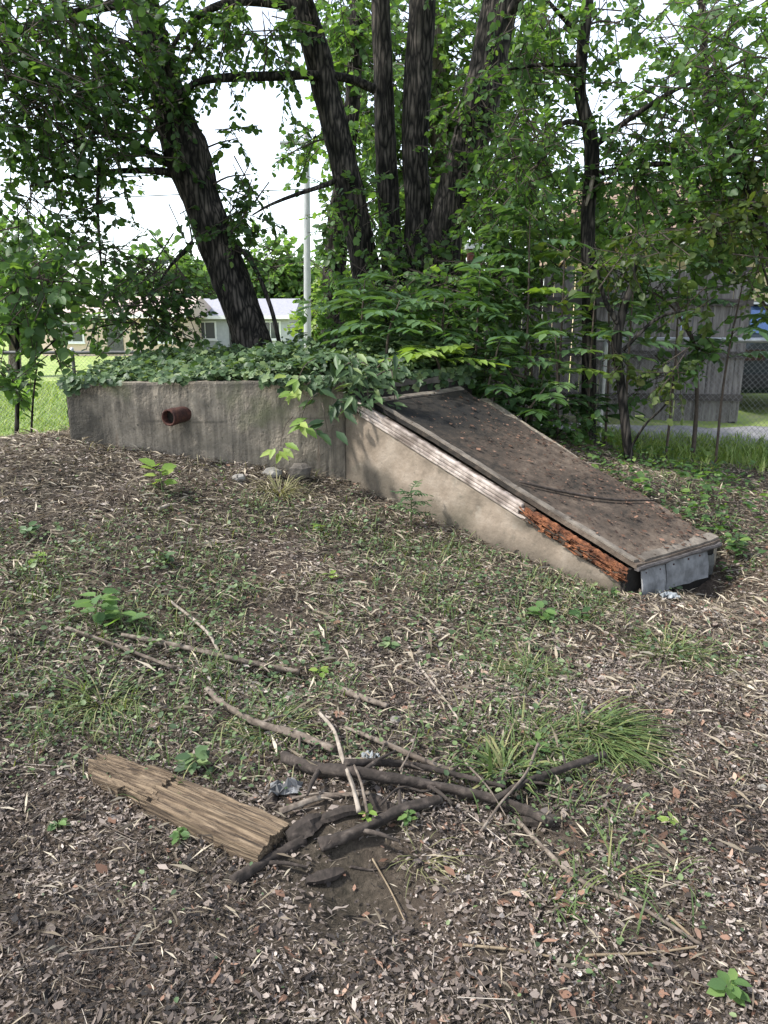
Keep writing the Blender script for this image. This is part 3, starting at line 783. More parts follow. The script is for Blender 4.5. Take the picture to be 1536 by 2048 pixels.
bf = thing('board_fence', 'tall weathered grey board fence with dark rails behind the saplings', 'fence', (1.2, 9.55, h1(1.2, 9.55)))
x = 1.0; i = 0
fy = lambda x: 9.62 - .03 * (x - 1)
while x < 4.52:
    wd = .115 + RG.normal(0, .006); t = .02
    zb = h1(x, fy(x)) + .03 + RG.normal(0, .01); zt = h1(2.8, 9.55) + 1.84 + RG.normal(0, .015) - .02 * (x - 2.8)
    tl = RG.normal(0, .006); yo = RG.normal(0, .004)
    V = []
    for (z, sh, tw) in ((zb, 0, 0), (zt - .03, tl, 0), (zt, tl, .022)):
        V += [(x + sh + tw, fy(x) + yo, z), (x + wd + sh - tw, fy(x) + yo, z), (x + wd + sh - tw, fy(x) + yo + t, z), (x + sh + tw, fy(x) + yo + t, z)]
    Fs = [(3, 2, 1, 0), (8, 9, 10, 11)] + [(r * 4 + e, r * 4 + (e + 1) % 4, r * 4 + 4 + (e + 1) % 4, r * 4 + 4 + e) for r in (0, 1) for e in range(4)]
    obj('board', V, Fs, 'plank', bf)
    x += wd + .002 + RG.random() ** 3 * .008; i += 1
zf = h1(2.8, 9.55)
for z in (.30, .83, 1.46):
    obj('rail', obox((2.76, fy(2.76) - .035, zf + z), (1.76, -.03 * 1.76, -.02), (0, .022, 0), (0, 0, .04)), BOXF, 'rail', bf)
for px_ in (1.05, 3.0, 4.46):
    obj('post', obox((px_, fy(px_) + .075, zf + .78), (.045, 0, 0), (0, .045, 0), (0, 0, 1.08)), BOXF, 'rail', bf)

# ------------------------------------------------------------------ houses, pole, pillar, car
def house(name, label, x0, x1, y0, y1, zb, ze, zr, wallm, roofm, wins, door=None, over=.45, chim=None):
    h = thing(name, label, 'house', ((x0 + x1) / 2, y0, zb))
    obj('wall', boxv(x0, x1, y0, y1, zb, ze), BOXF, wallm, h)
    ym = (y0 + y1) / 2
    xa, xb = x0 - over, x1 + over; ya, yb = y0 - over, y1 + over
    V = [(xa, ya, ze - .05), (xb, ya, ze - .05), (xb, yb, ze - .05), (xa, yb, ze - .05), (xa, ya, ze + .12), (xb, ya, ze + .12), (xb, yb, ze + .12), (xa, yb, ze + .12), (xa + .1, ym, zr), (xb - .1, ym, zr)]
    rf = obj('roof', V, [(0, 3, 2, 1), (0, 1, 5, 4), (1, 2, 6, 5), (2, 3, 7, 6), (3, 0, 4, 7), (4, 5, 9, 8), (6, 7, 8, 9), (5, 6, 9), (7, 4, 8)], roofm, h)
    obj('fascia', boxv(xa - .02, xb + .02, ya - .03, ya - .002, ze - .08, ze + .14), BOXF, 'white_paint', rf)
    if chim:
        obj('chimney', boxv(chim, chim + .7, ym - .3, ym + .3, ze, zr + .5), BOXF, 'brick_far', rf)
    for (wx, wz, ww, wh) in wins:
        wn = obj('window', boxv(wx - .08, wx + ww + .08, y0 - .05, y0 + .02, wz - .08, wz + wh + .08), BOXF, 'white_paint', h)
        for k in range(2):
            obj('pane', boxv(wx + k * ww / 2 + .03, wx + (k + 1) * ww / 2 - .03, y0 - .065, y0 - .045, wz, wz + wh), BOXF, 'glass', wn)
        obj('sill', boxv(wx - .14, wx + ww + .14, y0 - .12, y0 - .04, wz - .16, wz - .083), BOXF, 'white_paint', wn)
    if door:
        d = obj('door', boxv(door, door + .95, y0 - .04, y0 + .02, zb + .1, zb + 2.15), BOXF, 'galv_dark', h)
        obj('handle', boxv(door + .8, door + .86, y0 - .09, y0 - .038, zb + 1.05, zb + 1.12), BOXF, 'galv', d)
    return h
house('brick_house', 'low tan brick house beyond the left lawn', -20.2, -11.9, 45, 53, -.5, 1.75, 3.0, 'brick_far', 'roof_tan', [(-19.0, .35, 1.3, 1.0), (-14.0, .35, 1.5, 1.0)], door=-16.3, chim=-13.5)
house('siding_house', 'pale siding house with light grey roof behind the leaning trunk', -12.9, -6.2, 50, 58, -.5, 1.7, 3.0, 'siding', 'roof_grey', [(-12.3, .4, 1.3, 1.0), (-8.0, .4, 1.2, 1.0)], door=-10.1)
house('tan_house', 'tan walled house with brown eave above the board fence at right', 5.6, 16, 17.5, 26, .2, 3.25, 5.2, 'tan_wall', 'roof_brown', [(6.3, 1.4, 1.1, 1.2), (9.0, 1.4, 1.4, 1.2)])

up = thing('utility_pole', 'pale utility pole standing beyond the leaning tree', 'pole', P(614, 690, 34))
b0 = P(614, 690, 34); t0 = P(613, 262, 34)
V, Fs = tube([(b0[0], 34, -.7), ((b0[0] + t0[0]) / 2, 34, 4), (t0[0], 34, t0[2])], [.17, .15, .12], 12)
obj('shaft', V, Fs, 'pole', up, smooth=True)
obj('crossarm', obox((t0[0], 33.85, t0[2] - .5), (1.1, 0, 0), (0, .06, 0), (0, 0, .07)), BOXF, 'pole', up)
for sx in (-.95, -.4, .4, .95):
    V, Fs = tube([(t0[0] + sx, 33.85, t0[2] - .43), (t0[0] + sx, 33.85, t0[2] - .36), (t0[0] + sx, 33.85, t0[2] - .28)], [.03, .06, .03], 8)
    obj('insulator', V, Fs, 'galv', up)
for py_, nm in ((378, 'thin black cable crossing the white sky gap'),):
    a = P(-700, 372, 34); c = P(612, 378, 33.7); e = P(2000, 372, 36)
    V, Fs = tube([a, (a + c) / 2 - (0, 0, .5), c], [.022] * 3, 5, n=24)
    o = obj('power_line', V, Fs, 'cable', loc=c); tag(o, nm + ', left of the pole', 'cable', 'power lines')
    V, Fs = tube([c, (e + c) / 2 - (0, 0, .5), e], [.022] * 3, 5, n=24)
    o = obj('power_line', V, Fs, 'cable', loc=c); tag(o, 'black cable running right from the pole behind the tree stems', 'cable', 'power lines')

pl = thing('brick_pillar', 'narrow dark red brick pillar with pale cap left of the board fence', 'pillar', (1.28, 11.2, .3))
q0 = P(937, 500, 11.2); q1 = P(968, 500, 11.2)
nb = 0
zz = .05
while zz < q0[2] - .02:
    o_ = .0 if nb % 2 == 0 else .06
    for (xa, xb) in (((q0[0], q0[0] + .12 + o_), (q0[0] + .128 + o_, q1[0])) if True else ()):
        obj('brick', boxv(xa, xb, 11.2 + .0, 11.42, zz, zz + .062), BOXF, 'red_brick', pl)
    zz += .072; nb += 1
obj('mortar_core', boxv(q0[0] + .008, q1[0] - .008, 11.207, 11.41, .0, zz), BOXF, 'stone', pl)
obj('cap', boxv(q0[0] - .03, q1[0] + .03, 11.17, 11.45, zz + .002, zz + .07), BOXF, 'white_paint', pl)

car = thing('parked_car', 'dark car parked behind the wire fence at the right edge', 'car', (5.55, 10.4, h1(5.55, 10.4)))
zc = h1(5.4, 10.6)
x0c = 4.62; wc = 1.82; xm = x0c + wc / 2
def sect(y, hw, zb, zbelt, hwr, ztop):
    return [(xm - hw * .92, y, zb), (xm + hw * .92, y, zb), (xm + hw, y, zb + .12), (xm + hw * 1.0, y, zbelt - .12), (xm + hw * .97, y, zbelt), (xm + hwr, y, ztop - .05), (xm + hwr * .85, y, ztop),
            (xm - hwr * .85, y, ztop), (xm - hwr, y, ztop - .05), (xm - hw * .97, y, zbelt), (xm - hw, y, zbelt - .12), (xm - hw, y, zb + .12)]
z = zc
secs = [sect(10.02, .80, z + .35, z + .85, .74, z + .96), sect(10.10, .89, z + .25, z + .92, .80, z + 1.02), sect(10.42, .91, z + .22, z + .95, .66, z + 1.42), sect(11.0, .91, z + .22, z + .95, .66, z + 1.47), sect(12.2, .91, z + .22, z + .94, .66, z + 1.45),
        sect(12.9, .91, z + .22, z + .92, .76, z + 1.04), sect(13.9, .90, z + .24, z + .84, .74, z + .92), sect(14.4, .80, z + .32, z + .70, .66, z + .76)]
V = [p for s_ in secs for p in s_]; k = 12
Fs = [(j * k + e, j * k + (e + 1) % k, (j + 1) * k + (e + 1) % k, (j + 1) * k + e) for j in range(len(secs) - 1) for e in range(k)] + [tuple(range(k - 1, -1, -1)), tuple((len(secs) - 1) * k + e for e in range(k))]
cb = obj('body', V, Fs, 'car_paint', car, smooth=False); bevel(cb, .03, 3)
def quad(name, pts, m, parent, n=None):
    pts = np.array(pts, float); nn = unit(np.cross(pts[1] - pts[0], pts[2] - pts[0])) * .012
    V = np.vstack([pts + nn, pts - nn])
    return obj(name, V, BOXF, m, parent)
rwn = quad('rear_window', [(xm - .70, 10.115, z + 1.03), (xm + .70, 10.115, z + 1.03), (xm + .60, 10.375, z + 1.375), (xm - .60, 10.375, z + 1.375)], 'car_glass', car)
quad('side_window', [(xm - .89, 11.05, z + .98), (xm - .89, 12.6, z + .98), (xm - .70, 12.2, z + 1.36), (xm - .70, 11.05, z + 1.38)], 'car_glass', car)
for sx in (-1, 1):
    obj('tail_light', obox((xm + sx * .66, 10.03, z + .76), (.14, 0, 0), (0, .03, 0), (0, 0, .07)), BOXF, 'car_red', car)
obj('bumper', obox((xm, 10.02, z + .42), (.82, 0, 0), (0, .06, 0), (0, 0, .09)), BOXF, 'car_black', car)
obj('licence_plate', obox((xm, 10.0, z + .66), (.16, 0, 0), (0, .02, 0), (0, 0, .08)), BOXF, 'white_paint', car)
obj('roof_trim', obox((xm, 10.36, z + 1.425), (.62, 0, 0), (0, .05, 0), (0, 0, .012)), BOXF, 'galv', car)
for sx in (-1, 1):
    for yy in (10.75, 13.3):
        ph = np.arange(24) / 24 * 2 * math.pi
        prof = [(-.10, .24), (-.10, .30), (-.07, .325), (.07, .325), (.10, .30), (.10, .24)]
        V = np.vstack([np.c_[np.full(24, xm + sx * .82 + a), yy + r * np.cos(ph), z + .325 + r * np.sin(ph)] for a, r in prof])
        tw = obj('wheel', V, [(j * 24 + i, j * 24 + (i + 1) % 24, (j + 1) * 24 + (i + 1) % 24, (j + 1) * 24 + i) for j in range(5) for i in range(24)], 'car_black', car, smooth=True)
        V = np.vstack([np.c_[np.full(24, xm + sx * .82 + a), yy + r * np.cos(ph), z + .325 + r * np.sin(ph)] for a, r in [(-.09, .245), (.09, .245)]])
        obj('rim', V, [(i, (i + 1) % 24, 24 + (i + 1) % 24, 24 + i) for i in range(24)] + [tuple(range(24)), tuple(range(24, 48))], 'rim', tw)

# ------------------------------------------------------------------ trees
def pxpath(pts):
    q = np.array([P(a, b_, c) for a, b_, c, w_ in pts]); r = np.array([w_ * c / F / 2 for a, b_, c, w_ in pts])
    return q, r

def blob(px, py, Y, rx, ry, n, rd=None):
    if py < -90: n = int(n * .45)
    return (P(px, py, Y), np.array([rx * Y / F, rd or max(rx, ry) * Y / F, ry * Y / F]), n)

def sprays(parent, blobs, size, m, tmpl=OVATE, K=10, Ls=.42, name='crown', twigs=True, droop=.35, jit=.75, szvar=.42):
    size = size * .80; K = int(K * 1.4)
    PO = []; DR = []
    for c, r, n in blobs:
        u = unit(RG.normal(size=(n, 3))) * (RG.random((n, 1)) ** .45)
        PO.append(c + u * r)
        DR.append(unit(u * .7 + RG.normal(size=(n, 3)) * .55 + np.array([0, 0, -droop])))
    PO = np.vstack(PO); DR = np.vstack(DR); N = len(PO)
    Lg = Ls * (.6 + .7 * RG.random(N))
    side = unit(np.cross(DR, np.array([0, 0, 1.]) + RG.normal(size=(N, 3)) * .35))
    t = (np.arange(K) + .6) / K
    sg = np.where(np.arange(K) % 2 == 0, 1, -1)
    pos = PO[:, None] + DR[:, None] * (Lg[:, None] * t[None])[:, :, None]
    pos[:, :, 2] -= (t ** 2)[None] * .10 * Lg[:, None]
    xd = DR[:, None] * .55 + side[:, None] * (sg * .8)[None, :, None] + np.array([0, 0, -.16]) + RG.normal(size=(N, K, 3)) * .32
    nr = np.array([0, 0, 1.]) + RG.normal(size=(N, K, 3)) * jit
    sz = size * (1 + szvar * RG.normal(size=(N, K))).clip(.5, 1.7)
    rn = np.clip(RG.random((N, 1)) * .55 + RG.random((N, K)) * .5, 0, 1)
    cr = leaves(name, pos.reshape(-1, 3), xd.reshape(-1, 3), nr.reshape(-1, 3), sz.ravel(), tmpl, m, parent, rnd=rn.ravel())
    if twigs:
        tw_ = leaves('twigs', PO - DR * (Lg * .5)[:, None], DR, np.tile([0, 0, 1.], (N, 1)), Lg * 1.45, STICK, 'twig_litter', parent, rnd=RG.random(N) * .12, wid=np.full(N, .55)); tw_['kind'] = 'stuff'
    return cr

def tree(name, label, trunks, limbs, blobs, size, leafm, bark='bark', tmpl=OVATE, auto=True, K=10, Ls=.42, sides=14, base_z=None, cat='tree', dens=1.0, **kw):
    blobs = [(c, r, max(1, int(n * dens))) for c, r, n in blobs]
    q, r = pxpath(trunks[0])
    gz = h1(q[0][0], q[0][1])
    t = thing(name, label, cat, (q[0][0], q[0][1], gz))
    allp = []
    for j, tr in enumerate(trunks):
        q, r = pxpath(tr)
        if j == 0 or base_z:
            q = np.vstack([[q[0][0] + (q[0][0] - q[1][0]) * .1, q[0][1], min(gz, q[0][2]) - .25], q]); r = np.concatenate([[r[0] * 1.35], r])
        V, Q = tube(q, r, sides * 2, .065, j + len(name), n=max(20, len(q) * 12))
        obj('trunk' if j == 0 else 'stem', V, Q, bark, t, smooth=True)
        qq, _ = resample(q, r, 40); allp.append(qq)
    for j, lb in enumerate(limbs):
        q, r = pxpath(lb)
        V, Q = tube(q, r, 8, .06, j + 50, n=max(10, len(q) * 5))
        obj('limb', V, Q, bark, t, smooth=True)
        qq, _ = resample(q, r, 20); allp.append(qq)
    allp = np.vstack(allp)
    if auto:
        for c, rr, n in blobs:
            d = np.linalg.norm(allp - c, axis=1) + np.maximum(0, allp[:, 2] - c[2]) * 1.5
            a = allp[int(np.argmin(d))]
            Ln = np.linalg.norm(c - a)
            if Ln < .25: continue
            mid = a + (c - a) * .5 + np.array([RG.normal(0, .06), RG.normal(0, .06), .10]) * Ln
            V, Q = tube([a, mid, c, c + unit(c - mid) * rr.mean() * .7], np.array([.016, .012, .008, .003]) * (.6 + .35 * min(Ln, 2.5)), 6, .05, n=12)
            obj('limb', V, Q, 'twig', t, smooth=True)
    if blobs:
        sprays(t, blobs, size, leafm, tmpl, K, Ls, **kw)
    return t

# --- the leaning tree
tree('leaning_tree', 'thick leaning tree trunk rising to the upper left behind the cellar wall',
     [[(508, 715, 8.6, 76), (496, 660, 8.6, 72), (458, 550, 8.6, 74), (402, 400, 8.6, 68), (370, 300, 8.6, 84), (330, 170, 8.6, 58), (285, 0, 8.6, 54), (255, -150, 8.6, 46), (235, -350, 8.7, 34), (225, -560, 8.8, 16)]],
     [[(360, 352, 8.6, 16), (320, 342, 8.5, 13), (240, 342, 8.3, 10), (150, 352, 8.1, 7), (60, 372, 7.9, 4)],
      [(352, 330, 8.6, 22), (315, 315, 8.5, 15), (265, 285, 8.3, 11), (195, 265, 8.0, 8), (110, 295, 7.8, 4)],
      [(300, 20, 8.6, 20), (250, 8, 8.4, 17), (160, 24, 8.1, 14), (75, 45, 7.8, 10), (0, 90, 7.5, 6)],
      [(330, 170, 8.6, 14), (260, 90, 8.2, 10), (180, 80, 8.0, 7), (110, 110, 7.8, 4)],
      [(385, 485, 8.5, 10), (362, 510, 8.4, 8), (335, 540, 8.3, 5), (300, 600, 8.2, 3)],
      [(200, 300, 8.0, 6), (195, 400, 8.0, 6), (200, 500, 8.05, 5), (205, 590, 8.1, 3)],
      [(440, 470, 8.5, 9), (500, 520, 8.4, 9), (540, 610, 8.4, 8), (562, 700, 8.4, 9)],
      [(255, -150, 8.6, 26), (120, -230, 8.0, 18), (-60, -200, 7.4, 8)], [(245, -250, 8.6, 24), (420, -330, 8.2, 16), (560, -330, 7.8, 8)]],
     [blob(120, 60, 7.6, 190, 90, 150), blob(50, 190, 7.2, 150, 100, 120), blob(210, 190, 8.2, 100, 80, 72), blob(120, 300, 7.9, 140, 55, 76), blob(235, 325, 8.4, 70, 40, 18),
      blob(60, 420, 7.8, 90, 55, 30), blob(180, 420, 8.1, 60, 50, 14), blob(190, 510, 8.1, 55, 50, 22), blob(315, 560, 8.2, 60, 50, 34), blob(260, 625, 8.2, 100, 42, 44), blob(350, 640, 8.3, 55, 40, 20),
      blob(330, 120, 8.4, 45, 100, 34), blob(340, 230, 8.45, 40, 70, 18), blob(475, 430, 8.5, 35, 45, 20), blob(462, 280, 8.5, 28, 38, 6), blob(490, 350, 8.5, 25, 25, 3), blob(370, 430, 8.4, 25, 30, 3), blob(480, 500, 8.5, 30, 30, 8),
      blob(100, -120, 7.6, 330, 90, 110), blob(350, -350, 8.0, 380, 150, 130), blob(-180, 100, 7.2, 170, 220, 70)],
     .082, 'leaf_dark', auto=True, Ls=.40)

# --- the tree of several stems in the middle
tree('multi_stem_tree', 'large tree with four dark stems rising from one base in the centre',
     [[(855, 700, 9.0, 120), (862, 600, 9.0, 100), (880, 500, 9.0, 78), (908, 390, 9.0, 66), (948, 260, 9.0, 68), (975, 130, 9.0, 64), (1000, 0, 9.0, 60), (1030, -150, 9, 50), (1060, -350, 9, 36), (1080, -560, 9, 18)],
      [(790, 690, 9.1, 70), (745, 600, 9.0, 62), (722, 480, 8.9, 52), (690, 340, 8.8, 50), (655, 190, 8.8, 46), (628, 90, 8.8, 48), (598, 0, 8.8, 46), (570, -120, 8.8, 38), (545, -350, 8.8, 22)],
      [(805, 690, 9.1, 60), (786, 560, 9.15, 44), (779, 430, 9.2, 38), (771, 300, 9.2, 38), (767, 150, 9.2, 36), (761, 0, 9.2, 33), (757, -200, 9.2, 26), (752, -420, 9.2, 14)],
      [(830, 690, 9.1, 74), (832, 560, 9.1, 56), (836, 430, 9.1, 50), (829, 300, 9.1, 46), (836, 150, 9.1, 48), (845, 0, 9.1, 46), (852, -200, 9.1, 34), (858, -450, 9.1, 16)]],
     [[(748, 178, 9.1, 17), (700, 158, 8.9, 15), (640, 150, 8.7, 14), (560, 152, 8.6, 16), (450, 156, 8.4, 15), (395, 165, 8.3, 12), (360, 185, 8.2, 9), (300, 215, 8.1, 5)],
      [(600, 22, 8.8, 26), (560, 8, 8.7, 17), (470, 4, 8.5, 14), (400, 30, 8.4, 11), (350, 85, 8.3, 7), (335, 130, 8.2, 3)],
      [(695, 350, 8.8, 10), (650, 370, 8.7, 9), (590, 390, 8.5, 7), (540, 410, 8.4, 5), (505, 430, 8.3, 3)],
      [(985, 80, 9, 22), (1060, -30, 8.7, 16), (1150, -120, 8.4, 8)], [(640, 90, 8.8, 14), (600, -60, 8.4, 12), (520, -160, 7.8, 6)], [(850, -100, 9.1, 18), (800, -250, 8.4, 12), (760, -330, 7.8, 6)]],
     [blob(440, 25, 8.4, 75, 50, 42), blob(530, 70, 8.5, 80, 50, 36), blob(420, 110, 8.3, 55, 45, 22), blob(560, 135, 8.5, 55, 18, 5), blob(450, 150, 8.4, 45, 14, 3), blob(605, 295, 9.0, 45, 40, 10),
      blob(980, 330, 8.6, 80, 60, 40), blob(940, 220, 8.7, 60, 60, 26), blob(1000, 430, 8.4, 80, 60, 36), blob(520, 400, 8.4, 30, 25, 5), blob(740, 420, 8.8, 40, 70, 22), blob(730, 560, 8.7, 60, 60, 36), blob(830, 540, 8.8, 60, 60, 40), blob(920, 570, 8.6, 50, 50, 30),
      blob(700, -100, 8.6, 300, 70, 110), blob(850, -320, 8.6, 460, 150, 200), blob(1120, -110, 8.3, 200, 70, 70), blob(700, -420, 6.5, 500, 150, 160)],
     .08, 'leaf_mid', base_z=True, Ls=.38)

for lb, bx, by, bY, bl, sz, mt in [
    ('leafy shrub crowding the foot of the many-stemmed tree, left part', 740, 690, 7.9, [blob(720, 640, 7.9, 70, 60, 60), blob(790, 600, 7.9, 70, 60, 60), blob(760, 690, 7.8, 80, 40, 40)], .075, 'leaf_mid'),
    ('dense shrub right of the many-stemmed tree before the board fence', 930, 720, 7.8, [blob(900, 620, 7.8, 70, 70, 50), blob(970, 590, 7.8, 70, 60, 36), blob(930, 690, 7.6, 80, 45, 30), blob(1010, 540, 7.9, 60, 50, 36)], .075, 'leaf_mid'),
    ('dark shrub behind the back edge of the hatch', 1060, 800, 7.0, [blob(1000, 735, 7.0, 80, 40, 34), blob(1090, 800, 6.9, 60, 40, 24), blob(950, 760, 6.9, 60, 25, 20), blob(1130, 850, 6.8, 45, 25, 12)], .07, 'leaf_dark'),
    ('light shrub in front of the board fence left of the slender tree', 1080, 720, 8.0, [blob(1040, 600, 8.0, 50, 50, 24), blob(1100, 680, 7.9, 40, 50, 16), blob(1080, 480, 8.2, 90, 60, 60), blob(1180, 470, 8.2, 60, 50, 36)], .08, 'leaf_light'),
    ('shrub under the pale fence rail at right', 1390, 800, 7.5, [blob(1330, 750, 7.4, 45, 28, 12), blob(1400, 700, 7.4, 45, 28, 14), blob(1340, 590, 7.6, 70, 30, 20), blob(1250, 560, 7.7, 50, 30, 14)], .08, 'leaf_mid'),
    ('pale leafy shrub hanging above the car at the right edge', 1560, 760, 7.4, [blob(1510, 480, 7.4, 60, 45, 24), blob(1400, 510, 7.5, 60, 35, 18), blob(1560, 600, 7.3, 40, 40, 12)], .085, 'leaf_light')]:
    tree('shrub', lb, [[(bx, by + 60, bY, 8), (bx + 4, by - 20, bY, 7), (bx, by - 110, bY, 4)]], [], bl, sz, mt, 'twig', cat='shrub', sides=7, Ls=.28)
# --- trees further back
tree('ivy_clad_tree', 'ivy-clad straight trunk just left of the many-stemmed tree',
     [[(664, 720, 11, 46), (666, 600, 11, 46), (674, 470, 11, 42), (688, 360, 11, 32), (705, 200, 11, 28), (715, 0, 11, 24), (720, -250, 11, 14)]], [],
     [blob(668, 560, 10.8, 32, 90, 26), blob(672, 430, 10.8, 34, 60, 24), blob(640, 600, 10.9, 30, 50, 12), blob(615, 285, 11, 45, 30, 14), blob(720, 200, 11, 60, 120, 60), blob(700, 60, 11, 70, 60, 50), blob(720, -180, 11, 220, 120, 90)],
     .10, 'leaf_mid', Ls=.35)
tree('backdrop_tree', 'light green tree filling the gaps between the dark stems',
     [[(900, 720, 14, 60), (905, 500, 14, 50), (880, 250, 14, 40), (860, 0, 14, 30), (850, -250, 14, 16)]], [],
     [blob(720, 260, 14, 60, 90, 80), blob(790, 120, 14, 90, 110, 150), blob(890, 130, 14, 70, 130, 130), blob(870, 330, 14, 80, 90, 120), blob(800, 380, 14, 70, 80, 90), blob(960, 430, 13.5, 80, 80, 110), blob(1030, 240, 14, 70, 100, 90), blob(1040, 70, 14, 80, 80, 80),
      blob(680, 60, 14, 60, 70, 60), blob(900, -180, 14, 300, 110, 180), blob(1040, 400, 13.5, 90, 70, 90)],
     .135, 'leaf_light', 'bark_warm', Ls=.55)
tree('rear_right_tree', 'pale green tree behind the board fence at upper right',
     [[(1440, 620, 15, 22), (1425, 400, 15, 19), (1410, 150, 15, 15), (1400, -100, 15, 11)]], [],
     [blob(1180, 420, 15, 90, 70, 80), blob(1290, 390, 15, 80, 50, 40), blob(1420, 330, 15, 100, 80, 80), blob(1500, 200, 15, 90, 100, 70), blob(1420, 60, 15, 100, 60, 50), blob(1250, 230, 15, 60, 40, 10), blob(1330, 90, 15, 70, 40, 12), blob(1120, 290, 15, 50, 40, 16), blob(1560, 400, 15, 90, 100, 70), blob(1320, 440, 15, 80, 50, 60), blob(1440, 450, 15, 90, 50, 64), blob(1250, 480, 14.5, 60, 40, 34), blob(1400, -160, 15, 300, 120, 150)],
     .14, 'leaf_light', Ls=.6, dens=.9)
for nm, lb, tr, bl, sz, mt in [
    ('far_tree', 'yellow green tree beside the tan brick house roof', [(330, 690, 58, 10), (325, 600, 58, 9), (320, 520, 58, 5)], [blob(330, 560, 58, 70, 50, 140), blob(280, 600, 58, 45, 40, 80), blob(390, 590, 58, 50, 40, 90)], .55, 'leaf_light'),
    ('far_tree', 'round green tree right of the leaning trunk and left of the pole', [(555, 700, 62, 12), (555, 600, 62, 10), (555, 520, 62, 5)], [blob(550, 540, 62, 60, 50, 150), blob(590, 600, 62, 60, 60, 130), blob(520, 600, 62, 45, 45, 90), blob(640, 590, 62, 50, 60, 90)], .6, 'leaf_light'),
    ('far_tree', 'hazy pale green tree at the far left edge', [(30, 720, 26, 22), (30, 600, 26, 18), (30, 480, 26, 9)], [blob(20, 500, 26, 90, 60, 130), blob(60, 570, 26, 70, 60, 120), blob(-60, 560, 26, 90, 90, 120), blob(10, 630, 26, 70, 40, 60)], .22, 'leaf_light'),
    ('far_tree', 'low green tree between the two far houses', [(400, 700, 66, 10), (402, 620, 66, 8), (402, 560, 66, 4)], [blob(425, 570, 66, 60, 50, 120), blob(470, 610, 66, 45, 40, 80)], .6, 'leaf_light'),
    ('far_tree', 'yellow green tree behind the pole base near the ivy-clad trunk', [(700, 700, 40, 12), (700, 600, 40, 10), (705, 520, 40, 5)], [blob(700, 600, 40, 60, 60, 130), blob(740, 640, 40, 60, 45, 80), blob(650, 650, 40, 40, 40, 60)], .4, 'leaf_bright')]:
    tree(nm, lb, [tr], [], bl, sz, mt, 'bark_warm', K=9, Ls=sz * 3.2, sides=8, auto=False)

# --- thin trees at right
tt = tree('slender_tree', 'slender dark tree with a kinked trunk and pale scar right of centre',
     [[(1176, 870, 7.6, 30), (1178, 700, 7.6, 27), (1178, 560, 7.6, 26), (1176, 430, 7.6, 25), (1184, 330, 7.6, 27), (1180, 265, 7.6, 25), (1160, 185, 7.6, 22), (1166, 90, 7.6, 21), (1175, 0, 7.6, 19), (1185, -160, 7.6, 15), (1190, -380, 7.7, 7)]],
     [[(1163, 75, 7.6, 9), (1125, 35, 7.5, 8), (1085, -10, 7.4, 6), (1040, -60, 7.3, 4)],
      [(1166, 248, 7.6, 11), (1130, 245, 7.5, 9), (1098, 280, 7.4, 7), (1075, 330, 7.3, 4)],
      [(1190, 290, 7.6, 12), (1270, 230, 7.4, 9), (1350, 180, 7.2, 7), (1430, 150, 7.1, 4)],
      [(1184, 350, 7.6, 11), (1290, 330, 7.4, 9), (1400, 330, 7.2, 7), (1490, 350, 7.1, 4)],
      [(1168, 130, 7.6, 8), (1080, 130, 7.5, 7), (1010, 140, 7.4, 4)]],
     [blob(1090, 50, 7.5, 90, 60, 60), blob(1060, 150, 7.5, 80, 50, 55), blob(1080, 270, 7.5, 90, 60, 60), blob(1050, 370, 7.6, 90, 50, 60), blob(1250, 50, 7.6, 100, 60, 56), blob(1210, 150, 7.5, 50, 60, 16), blob(1310, 190, 7.3, 70, 50, 20),
      blob(1330, 300, 7.3, 100, 55, 95), blob(1420, 110, 7.3, 110, 80, 80), blob(1480, 250, 7.1, 80, 90, 80), blob(1450, 350, 7.1, 100, 45, 60), blob(1280, 370, 7.4, 80, 35, 36), blob(1250, 270, 7.4, 40, 30, 14), blob(1560, 120, 7.1, 80, 150, 60), blob(1300, -130, 7.4, 300, 80, 90)],
     .074, 'leaf_mid', Ls=.36, dens=.62)
V, Q = tube(P(1190, 355, 7.52)[None] * 0 + np.array([P(1187, 352, 7.50), P(1180, 380, 7.48), P(1172, 412, 7.50)]), [.018, .022, .010], 8, .1)
tag(obj('dead_stub', V, Q, 'pale_wood', tt, smooth=True), 'pale barkless stub on the trunk')
tree('forked_sapling', 'dark crooked sapling standing right of the hatch before the wire fence',
     [[(1262, 960, 6.7, 14), (1252, 860, 6.7, 19), (1242, 770, 6.7, 18), (1233, 690, 6.7, 20), (1246, 620, 6.7, 16), (1265, 560, 6.7, 10), (1275, 480, 6.7, 6)]],
     [[(1238, 650, 6.7, 12), (1210, 600, 6.6, 9), (1195, 540, 6.5, 5)], [(1256, 905, 6.7, 6), (1290, 850, 6.6, 5), (1330, 810, 6.5, 4), (1345, 770, 6.5, 3)], [(1246, 700, 6.7, 8), (1310, 640, 6.6, 6), (1370, 620, 6.5, 4)]],
     [blob(1200, 530, 6.6, 60, 30, 13), blob(1290, 490, 6.6, 60, 35, 14), blob(1380, 600, 6.5, 45, 22, 7), blob(1230, 740, 6.6, 30, 40, 5), blob(1345, 740, 6.5, 40, 30, 9)],
     .075, 'leaf_olive', Ls=.32)
tree('leaning_sapling', 'thin dark sapling leaning in from the right edge',
     [[(1640, 900, 7.0, 22), (1590, 640, 7.0, 18), (1540, 490, 7.0, 15), (1510, 420, 7.0, 12), (1482, 350, 7.0, 9), (1455, 270, 7.0, 5)]], [],
     [blob(1490, 410, 6.9, 60, 50, 18), blob(1560, 300, 6.9, 80, 80, 40), blob(1520, 540, 6.8, 45, 40, 10), blob(1440, 450, 6.9, 50, 30, 12)],
     .075, 'leaf_olive', Ls=.34)
